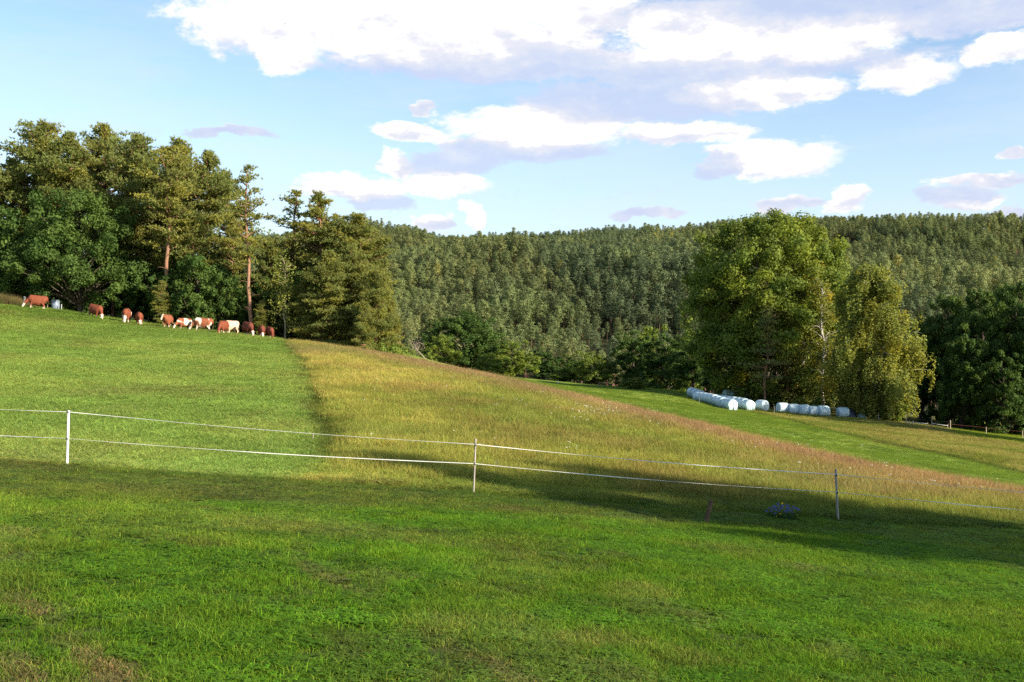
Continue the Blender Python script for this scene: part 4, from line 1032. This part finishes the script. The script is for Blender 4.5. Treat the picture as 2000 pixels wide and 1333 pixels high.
M_film = film_mat('bale_film', (.50, .62, .65), (.40, .53, .58)); M_filmg = film_mat('green_bale_film', (.42, .60, .50), (.34, .50, .42))
def bale_mesh(seed, mat, R_=.60, L=1.22, name='bale'):
    rng = np.random.default_rng(seed); nu, na = 15, 28
    prof = [(-L / 2 + .00, .0), (-L / 2 - .012, .18), (-L / 2 - .008, .36), (-L / 2 + .01, .50), (-L / 2 + .05, .57), (-L / 2 + .13, .602), (-L / 4, .618), (0, .622), (L / 4, .618), (L / 2 - .13, .602), (L / 2 - .05, .57), (L / 2 - .01, .50), (L / 2 + .008, .36), (L / 2 + .012, .18), (L / 2, 0)]
    a = np.arange(na) / na * 2 * math.pi; V = []
    ph = rng.random(6) * 6.28
    for (x, r) in prof:
        rr = r * (1 + .018 * np.sin(2 * a + ph[0]) + .012 * np.sin(5 * a + ph[1] + x * 3) + .008 * np.sin(9 * a + ph[2] + x * 9))
        z = rr * np.sin(a) * (1 - .03); z = np.where(z < -.54 * (r > .5), -.54, z)
        V.append(np.column_stack([np.full(na, x) + .01 * np.sin(3 * a + ph[3]) * (abs(x) > .5), rr * np.cos(a), z]))
    V = np.stack(V); i = np.arange(nu - 1)[:, None] * na; j = np.arange(na)[None]; k = (j + 1) % na
    f = np.stack([i + j, i + k, i + na + k, i + na + j], -1).reshape(-1, 4)[:, ::-1]
    mb = MB(); mb.add(V.reshape(-1, 3), f); return mb.mesh(name, mat, smooth=True, color=False)
BM = [bale_mesh(i, M_film) for i in range(5)]; BG = bale_mesh(9, M_filmg, name='green_bale')
ORD = ['first', 'second', 'third', 'fourth', 'fifth', 'sixth', 'seventh', 'eighth', 'ninth', 'tenth', 'eleventh', 'twelfth', 'thirteenth', 'fourteenth', 'fifteenth', 'sixteenth']
def bale(x, y, rz, label, group, me, s=1.0, rx=0.0, ry=0.0):
    o = link('wrapped_bale', me, loc=(x, y, hz_(x, y) + .56 * s), rot=(rx, ry, rz), scale=(s * 1.03, s * 1.08, s * 1.08)); return tag(o, label, 'bale', group)
rng = np.random.default_rng(12)
def bale_row(a, b, n, txt, group):
    ax = (a[0] - 1000) * a[1] / F; bx = (b[0] - 1000) * b[1] / F
    for i in range(n):
        f = i / (n - 1); x = ax + (bx - ax) * f; y = a[1] + (b[1] - a[1]) * f
        zz = (hz_(bx, b[1]) - hz_(ax, a[1])) / math.hypot(bx - ax, b[1] - a[1])
        bale(x + rng.normal() * .03, y, math.atan2(b[1] - a[1], bx - ax) + rng.normal() * .03, txt(i), group, BM[rng.integers(0, 5)], 1.0 + rng.normal() * .02, ry=-math.atan(zz))
bale_row((1427, 113.5), (1364, 123.5), 9, lambda i: 'white wrapped bale at the near end of the front long row, behind the dark stake' if i == 0 else ('white wrapped bale at the far end of the front long row' if i == 8 else '%s bale from the near end of the front long row' % ORD[i]), 'bales of the front long row')
bale_row((1462, 116.0), (1353, 134.0), 14, lambda i: 'pale blue wrapped bale at the near end of the rear long row' if i == 0 else ('wrapped bale at the far end of the rear long row, leftmost of all bales' if i == 13 else '%s bale from the near end of the rear long row' % ORD[i]), 'bales of the rear long row')
x = (1488 - 1000) * 117 / F; bale(x, 117, -1.0, 'lone wrapped bale between the long rows and the short row', None, BM[1])
for i, (px, Y, rz, s) in enumerate([(1528, 118.3, .25, .98), (1549.5, 118.0, .15, .98), (1570, 117.6, .3, 1.0), (1588, 117.4, .1, .92), (1608, 117.2, .15, 1.04)]):
    lab = ['leftmost bale of the short row right of the lone bale', 'second bale from the left in the short row', 'middle bale of the short row', 'small creased bale, fourth from the left in the short row', 'largest bale at the right end of the short row'][i]
    bale((px - 1000) * Y / F, Y, rz, lab, 'bales of the short row', BM[(i * 2) % 5], s)
b_ = bale((1646 - 1000) * 117 / F, 117, .1, 'single pale bale half hidden by a dark tarpaulin near the birch', None, BM[3], .98)
bale((1424 - 1000) * 136 / F, 136, .2, 'pale green wrapped bale lying behind the rear long row, left one of two', 'green bales behind the rows', BG, 1.25)
bale((1436.5 - 1000) * 135.5 / F, 135.5, .25, 'pale green wrapped bale lying behind the rear long row, right one of two', 'green bales behind the rows', BG, 1.15)
def heap(name, label, px, Y, w, d, h, mat, seed, cat='tarpaulin', peak=(0, 0)):
    rng_ = np.random.default_rng(seed); n = 22; u = np.linspace(-1, 1, n); U, V = np.meshgrid(u, u)
    r = np.sqrt(U ** 2 + V ** 2); z = h * np.clip(1 - r ** 1.5, 0, 1) ** .7 * (1 + .25 * (fbm(U * 5 + seed, V * 5, 2, seed) - .5)) + .12 * h * (fbm(U * 9, V * 9, 1.2, seed + 3) - .5) * (r < .95)
    x0 = (px - 1000) * Y / F; X = x0 + U * w / 2 * (1 - .2 * (r > 1) * (r - 1)); Yy = Y + V * d / 2
    Z = height(X, Yy) - .06 + z; i = np.arange(n - 1)[:, None] * n; j = np.arange(n - 1)[None]
    mb = MB(); c = np.array([x0, Y, hz_(x0, Y)]); mb.add(np.stack([X, Yy, Z], -1).reshape(-1, 3) - c, np.stack([i + j, i + j + 1, i + n + j + 1, i + n + j], -1).reshape(-1, 4))
    mb.add(np.array([[-.3, -.3, -.4], [.3, -.3, -.4], [.3, .3, -.4], [-.3, .3, -.4]]), [(3, 2, 1, 0)])
    tag(link(name, mb.mesh(name, mat, smooth=False, color=False), loc=c), label, cat)
heap('tarpaulin', 'dark blue tarpaulin heaped over the right side of the single pale bale', 1659, 117.2, 2.1, 1.6, 1.18, simple_mat('dark_tarpaulin', (.018, .028, .045), .45, (.012, .018, .028), 3, .5, spec=.5), 3)
heap('green_sheet', 'crumpled grey green plastic sheet heap left of the birch trunk', 1683, 116.6, 1.25, 1.1, .75, simple_mat('grey_green_sheet', (.20, .27, .22), .4, (.05, .075, .06), 4, .8, spec=.5), 6, 'plastic sheet')
def crate():
    Y = 135; x = (1462 - 1000) * Y / F; z = hz_(x, Y); e = link('lidded_crate', None, loc=(x, Y, z), rot=(0, 0, .3)); tag(e, 'small box with a pale lid in the dark gap behind the lone bale', 'box')
    m = MB(); box(m, (0, 0, .62), (.85, .6, 1.25), bev=.04); link('body', m.mesh('crate_body', simple_mat('dark_green_paint', (.05, .07, .05), .6), color=False), e)
    m = MB(); box(m, (0, 0, 1.29), (.95, .7, .09), bev=.03); link('lid', m.mesh('crate_lid', M_wpost, color=False), e)
crate()
G_ = 'thin fence stakes beside the bales'
M_dstake = simple_mat('dark_stake', (.05, .045, .04), .8)
stake('fence_stake', 'dark stake standing against the near end of the front bale row', 1434, 803, 1433, 788, .03, M_dstake, Y=111.8, group=G_)
stake('fence_stake', 'thin stake between the lone bale and the short row', 1512, 812, 1512, 797, .025, M_gpost2, Y=113, group=G_)
stake('fence_stake', 'thin stake in front of the right end of the short row', 1622, 820, 1622, 803, .025, M_gpost, Y=113.5, group=G_)
stake('fence_stake', 'thin stake in front of the far half of the front bale row', 1366, 794, 1366, 781, .02, M_gpost2, Y=115, group=G_)
stake('fence_stake', 'leaning pale stake between the short row and the single pale bale', 1635, 812, 1633, 799, .04, M_gpost, Y=117.5, group=G_)
stake('fence_stake', 'reddish stake right of the green sheet below the birch', 1697, 826, 1697, 811, .03, M_bstake, Y=114.5, group=G_)
stake('fence_stake', 'pale stake at the right foot of the birch bush', 1716, 826, 1716, 811, .03, M_gpost, Y=114.5, group=G_)
stake('marker_post', 'small white marker post on the far edge of the green field', 1090, 757, 1090, 742, .05, M_wpost, Y=150, cat='post')
stake('marker_post', 'grey marker post near the middle of the far field edge', 1169, 762, 1169, 752, .035, M_gpost2, Y=150, cat='post')

# rail fence right of the birch
M_rw = simple_mat('pale_post_wood', (.46, .36, .26), .85, (.34, .26, .18), 6, .3)
RG = 'posts of the fence in front of the right wood'
RP = [(1770, 829, 815, 'tall post right of the birch bush, leftmost of the far fence', .055), (1776, 829, 821, 'short stub post beside the leftmost tall post of the far fence', .045), (1783, 830, 821, 'short thick post, second stub of the far fence', .06),
      (1812, 834, 825, 'short post just left of the second tall post of the far fence', .045), (1820, 836, 818, 'second tall post of the far fence', .06), (1851, 840, 829, 'short post leaning on the third tall post of the far fence', .045),
      (1856, 842, 823, 'third tall post of the far fence', .06), (1926, 852, 836, 'post with grey cap at the edge of the yellow green field', .055), (1997, 864, 847, 'last far fence post, at the right edge of the picture', .055)]
tops = {}
for (px, b, t_, lab, r) in RP:
    Yp = 112.5 if px < 1900 else 114
    stake('rail_post', lab, px, b, px, t_, r, M_rw, Y=Yp, cat='post', group=RG, sides=8)
    tops[px] = (np.array([(px - 1000) * Yp / F, Yp, hz_((px - 1000) * Yp / F, Yp)]), (b - t_) * Yp / F)
def far_tape(label, seq, mat, r, frac):
    mb = MB(); pts = [tops[p][0] + (0, -.06, tops[p][1] * f) for p, f in zip(seq, frac)]
    tube(mb, pts, r, 4); tag(link('far_tape', mb.mesh('far_tape', mat, color=False)), label, 'tape')
M_red = simple_mat('red_tape', (.20, .05, .04), .6)
far_tape('grey tape between the second stub and the next short post of the far fence', (1783, 1812), M_wpost, .03, (.6, .75))
far_tape('pale tape from the second tall post to the short post before the third', (1820, 1851), M_wpost, .026, (.45, .7))
far_tape('pale tape from the leftmost tall post to the second stub', (1770, 1783), M_wpost, .022, (.4, .5))
far_tape('red tape running right from the third tall post to the picture edge', (1856, 1926, 1997), M_red, .008, (.62, .9, .9))
far_tape('thin dark wire along the tops of the left far fence posts', (1770, 1820, 1856), M_dstake, .012, (.7, .8, .8))

# left edge: posts, feed drum, weeds
M_conc = simple_mat('concrete_grey', (.38, .40, .40), .85, (.30, .32, .32), 8, .3)
for (px, b, t_, lab, Y) in [(14.5, 588, 567, 'grey concrete post at the far left edge of the pasture', 97), (48, 600, 579, 'grey post touching the white face of the left end cow', 96), (120, 611, 598, 'small pale stake right of the grey drum', 95.5)]:
    stake('pasture_post', lab, px, b, px, t_, .11 if px < 100 else .05, M_conc, Y=Y, cat='post', group='posts at the upper edge of the pasture', sink=.6)
def drum():
    Y = 96; x = (108.5 - 1000) * Y / F; z = hz_(x, Y); e = link('water_drum', None, loc=(x, Y, z)); tag(e, 'blue grey water drum standing in the shade between the first two cows', 'drum')
    m = MB(); h = .95; tube(m, [(0, 0, -.25), (0, 0, .02), (0, 0, .30), (0, 0, .33), (0, 0, .60), (0, 0, .63), (0, 0, h - .02), (0, 0, h)], [.35, .36, .36, .375, .375, .36, .36, .34], 20); link('barrel', m.mesh('drum', simple_mat('blue_grey_plastic', (.17, .21, .27), .5, spec=.4), color=False), e)
    m = MB(); tube(m, [(0, 0, h), (0, 0, h + .03)], [.37, .35], 20); link('lid', m.mesh('drum_lid', simple_mat('grey_lid', (.22, .25, .28), .5), color=False), e)
drum()
def weeds():
    rng = np.random.default_rng(17); n = 900; x = (rng.random(n) * 90 - 30 - 1000) * 95 / F; y = 94.3 + rng.random(n) * 2.6
    f = sstep(-44.2, -49, x)
    c = np.where(rng.random((n, 1)) < .5, [[.13, .16, .05]], [[.19, .15, .075]]) * (.7 + .6 * rng.random((n, 1)))
    s = (.35 + 1.5 * f) * (.7 + .6 * rng.random(n)); sx = 1.0 + .5 * rng.random(n)
    o = points_object('weed_bank', np.column_stack([x, y, height(x, y)]), np.where(rng.random(n) < .5, 0, 3), np.column_stack([np.zeros(n), np.zeros(n), rng.random(n) * 6.28]), np.column_stack([sx, sx, s]), c, long_c)
    tag(o, 'bank of brownish weeds at the upper left edge of the pasture', 'weeds', kind='stuff')
weeds()

# ---------------------------------------------------------------- cows
M_coat = simple_mat('cow_coat', (1, 1, 1), .75, tone=True, spec=.2)
def cow_mesh(seed, head='graze', yaw=0.0, coat=(.30, .085, .035), white=(.66, .55, .44), face=1.0, patches=0.0, legs_white=.35, stride=.0, blaze=False, pale_back=0.0):
    """one continuous body: ellipsoidal limbs fused by a voxel remesh; x forward, z up"""
    rng = np.random.default_rng(seed); mb = MB(); segs = []
    def chain(tagn, pts, rad, sy=1.0, sides=14):
        pts = np.array(pts, float); rad = np.array(rad, float); m = 4 * (len(pts) - 1) + 1; t = np.linspace(0, len(pts) - 1, m)
        q = np.stack([np.interp(t, range(len(pts)), pts[:, k]) for k in range(3)], 1); r = np.interp(t, range(len(pts)), rad)
        for i in range(m):  # overlapping balls
            a = np.linspace(0, 2 * math.pi, 11)[:-1]; b = np.linspace(-math.pi / 2, math.pi / 2, 7); V = []
            for bb in b: V.append(np.column_stack([np.cos(a) * math.cos(bb), np.sin(a) * math.cos(bb) * sy, np.full(10, math.sin(bb))]))
            V = np.concatenate(V) * r[i] + q[i]; ii = np.arange(6)[:, None] * 10; jj = np.arange(10)[None]; kk = (jj + 1) % 10
            mb.add(V, np.stack([ii + jj, ii + kk, ii + 10 + kk, ii + 10 + jj], -1).reshape(-1, 4))
        for i in range(m): segs.append((tagn, q[i], r[i], i / (m - 1)))
    chain('body', [(-.80, 0, 1.14), (-.55, 0, 1.02), (-.1, 0, .92), (.35, 0, .92), (.60, 0, 1.02)], (.28, .40, .48, .44, .34), .86)
    chain('body', [(-.86, 0, 1.28), (0, 0, 1.27), (.62, 0, 1.24)], (.12, .13, .15), 1.3)
    def rot(p, o=.55):
        p = np.array(p, float); c, s = math.cos(yaw), math.sin(yaw); v = p - (o, 0, 0); f = np.clip((p[0] - o) / .4, 0, 1) if p[0] > o else 0
        return np.array([o + v[0] * (1 - f + f * c), v[0] * s * f + v[1], p[2]])
    if head == 'graze':
        N = [(.55, 0, 1.05), (.85, 0, .88), (1.12, 0, .62)]; Hd = [(1.16, 0, .58), (1.26, 0, .38), (1.36, 0, .13)]; ear = (1.14, .60)
    elif head == 'up':
        N = [(.55, 0, 1.10), (.82, 0, 1.22), (1.0, 0, 1.30)]; Hd = [(1.05, 0, 1.33), (1.20, 0, 1.16), (1.36, 0, .95)]; ear = (1.0, 1.36)
    else:
        N = [(.55, 0, 1.05), (.88, 0, .98), (1.15, 0, .86)]; Hd = [(1.20, 0, .82), (1.32, 0, .62), (1.44, 0, .40)]; ear = (1.16, .86)
    chain('neck', [rot(p) for p in N], (.27, .21, .15), .75); chain('head', [rot(p) for p in Hd], (.135, .115, .085), .95)
    d = np.array([-math.sin(yaw), math.cos(yaw), 0])
    for s in (-1, 1):
        e = rot((ear[0], 0, ear[1])); chain('ear', [e + d * s * .11, e + d * s * .27 + (0, 0, -.02)], (.05, .035))
        f = stride * s; chain('leg', [(.48 , s * .19, .95), (.50 + f * .3, s * .20, .62), (.50 + f * .6, s * .20, .38), (.50 + f, s * .20, .08), (.53 + f, s * .20, .03)], (.17, .105, .07, .052, .065))
        chain('leg', [(-.62, s * .17, .98), (-.50 - f * .2, s * .21, .72), (-.74 - f * .5, s * .20, .44), (-.66 - f, s * .20, .10), (-.62 - f, s * .20, .03)], (.22, .145, .072, .05, .065))
    chain('tail', [(-1.02, 0, 1.25), (-1.10, 0, .9), (-1.09, 0, .55), (-1.08, 0, .42)], (.045, .032, .035, .05))
    chain('body', [(-.38, 0, .68)], (.15,)) if False else None
    me = mb.mesh('cow_raw', None, color=False); o = bpy.data.objects.new('cow_raw', me); COL.objects.link(o)
    m = o.modifiers.new('r', 'REMESH'); m.mode = 'VOXEL'; m.voxel_size = .042; sm = o.modifiers.new('s', 'SMOOTH'); sm.iterations = 3; sm.factor = .5
    dg = bpy.context.evaluated_depsgraph_get(); out = bpy.data.meshes.new_from_object(o.evaluated_get(dg)); bpy.data.objects.remove(o); bpy.data.meshes.remove(me)
    out.name = 'cow'; n = len(out.vertices); co = np.empty(n * 3, np.float32); out.vertices.foreach_get('co', co); co = co.reshape(-1, 3)
    q = np.array([s[1] for s in segs]); r = np.array([s[2] for s in segs]); tg = np.array([s[0] for s in segs]); fr = np.array([s[3] for s in segs])
    k = np.argmin(np.linalg.norm(co[:, None] - q[None], axis=2) / r[None], axis=1); part = tg[k]; fk = fr[k]
    C = np.tile(np.array(coat), (n, 1)) * (.9 + .25 * vnoise(co[:, 0] * 3 + seed, co[:, 2] * 3, .6, seed))[:, None]
    if patches > 0:
        f = fbm(co[:, 0] + .3 * co[:, 1] + seed * 3.1, co[:, 2] + .5 * co[:, 1], .55, seed, 2); w = sstep(1 - patches - .03, 1 - patches + .03, f + .0) * ((part == 'body') | (part == 'neck')); C = C + (np.array(white) - C) * w[:, None]
    if pale_back > 0:
        w = sstep(.2, -.25, co[:, 0]) * pale_back * (part == 'body'); C = C + (np.array([.62, .42, .28]) - C) * w[:, None]
    if face > 0:
        w = (part == 'head') * (1.0 if not blaze else sstep(.09, .05, np.abs((co - q[k]) @ d))) * face; C = C + (np.array(white) - C) * np.asarray(w)[:, None]
    w = (part == 'leg') * sstep(legs_white + .15, legs_white - .1, co[:, 2]) ; C = C + (np.array(white) * .92 - C) * w[:, None]
    w = (part == 'tail') * sstep(.75, .55, co[:, 2]); C = C + (np.array(white) * .8 - C) * w[:, None]
    C[co[:, 2] < .05] = (.08, .06, .05)
    a = out.color_attributes.new('tone', 'FLOAT_COLOR', 'POINT'); a.data.foreach_set('color', np.concatenate([C, np.ones((n, 1))], 1).ravel().astype(np.float32))
    out.polygons.foreach_set('use_smooth', np.ones(len(out.polygons), bool)); out.materials.clear(); out.materials.append(M_coat)
    return out
BR = (.175, .048, .023); DK = (.13, .036, .022); LT = (.225, .072, .034)
# rz: 0 faces right, pi faces left, -pi/2 faces the camera
COWS = [
 (70, 603, 38, R(180), dict(head='graze', coat=BR, stride=.08), 1.0, 'red brown cow grazing at the left end, side on, facing left, with a white face'),
 (186, 620, 0, R(-52), dict(head='graze', coat=BR, yaw=-.2, stride=.06), 1.0, 'red brown cow grazing turned to the right below the rounded leaf tree'),
 (247, 630, 0, R(-98), dict(head='graze', coat=BR, patches=.36, face=1.0), 1.05, 'brown cow grazing head-on with a white back patch, left of a close pair'),
 (272, 632, 0, R(-86), dict(head='graze', coat=BR), .93, 'smaller brown cow grazing head-on, right one of a close pair'),
 (328, 637, 0, R(-105), dict(head='up', coat=LT, blaze=True, yaw=-.4), .98, 'light brown cow facing the camera with a white blaze and raised head'),
 (358, 641, 0, R(-150), dict(head='graze', coat=LT, patches=.40), .86, 'small white and red cow grazing towards the left'),
 (394, 648, 0, R(172), dict(head='graze', coat=LT, patches=.38, stride=.05, legs_white=.7), 1.0, 'piebald red and white cow side on with white legs, facing left'),
 (436, 652, 0, R(-115), dict(head='graze', coat=BR, face=.0), .93, 'plain brown cow grazing in front of the cream cow'),
 (451, 651.5, 0, R(-135), dict(head='low', coat=(.62, .40, .26), face=.2, pale_back=.9), 1.0, 'cream coloured cow behind the plain brown cow'),
 (484, 656, 0, R(-66), dict(head='graze', coat=DK, yaw=.0), 1.0, 'dark red cow with white face grazing towards the lower right'),
 (511, 661, 0, R(-85), dict(head='graze', coat=DK), .9, 'dark brown cow grazing head-on with a white muzzle, second from the right'),
 (527, 662, 0, R(-74), dict(head='graze', coat=(.15, .04, .022), face=.0), .85, 'darkest brown cow at the right end of the herd')]
for i, (px, py, _, rz, kw, s, lab) in enumerate(COWS):
    Y = 91.5 - .004 * (px - 70) - (1.2 if i in (7,) else 0) + (1.0 if i == 8 else 0); x = (px - 1000) * Y / F
    me = cow_mesh(100 + i, **kw)
    z = min(hz_(x + dx_, Y + dy_) for dx_ in (-.6, .6) for dy_ in (-.3, .3)) if abs(math.cos(rz)) > .7 else hz_(x, Y) - .03
    sl = (hz_(x + .6, Y) - hz_(x - .6, Y)) / 1.2; z = hz_(x, Y) - .13; rz = rz - math.atan(x / Y)
    o = link('cow', me, loc=(x, Y, z), rot=(0, -math.atan(sl) * math.cos(rz), rz), scale=(s * .86, s * .98, s)); tag(o, lab, 'cow', 'cows grazing along the edge of the wood')

def bird():
    Y = 120; c = pw(557, 46, Y); mb = MB()
    e = link('bird', None, loc=c, rot=(0, R(-52), .2)); tag(e, 'small grey bird gliding high against the big cloud', 'bird')
    tube(mb, [(-.02, -.17, 0), (0, -.1, .01), (0, 0, .015), (0, .1, .0), (0, .2, 0)], [.012, .035, .045, .03, .008], 8); link('body', mb.mesh('bird_body', simple_mat('bird_grey', (.30, .30, .33), .8), color=False), e)
    for s in (-1, 1):
        m = MB(); m.add([(0, -.06, .02), (0, .05, .02), (s * .25, .06, .06), (s * .48, .10, .03), (s * .26, -.05, .06), (0, -.06, .012), (0, .05, .012), (s * .25, .06, .052), (s * .26, -.05, .052)],
              [(0, 1, 2, 4), (8, 7, 6, 5)]); m.add([(s * .25, .06, .06), (s * .48, .10, .03), (s * .26, -.05, .06), (s * .25, .06, .052), (s * .26, -.05, .052)], [(0, 1, 2), (4, 1, 3)])
        link('wing', m.mesh('bird_wing', bpy.data.materials['bird_grey'], color=False), e)
bird()
tris = sum(len(m.loops) - 2 * len(m.polygons) for m in bpy.data.meshes if m.users)
print('unique tris', tris)

# ---------------------------------------------------------------- haze
def haze():
    mb = MB(); x0, x1, y0, y1, z0, z1 = -3000, 3000, -400, 6500, -180, 140
    box(mb, ((x0 + x1) / 2, (y0 + y1) / 2, (z0 + z1) / 2), (x1 - x0, y1 - y0, z1 - z0))
    m, t = new_mat('haze'); v = t.n('ShaderNodeVolumePrincipled'); v.inputs['Color'].default_value = (.80, .88, 1, 1); v.inputs['Density'].default_value = .00006; v.inputs['Anisotropy'].default_value = .2
    o = t.n('ShaderNodeOutputMaterial'); t.t.links.new(v.outputs[0], o.inputs['Volume'])
    ob = link('haze', mb.mesh('haze', m, color=False)); tag(ob, kind='stuff')
HAZE = False
if HAZE: haze()
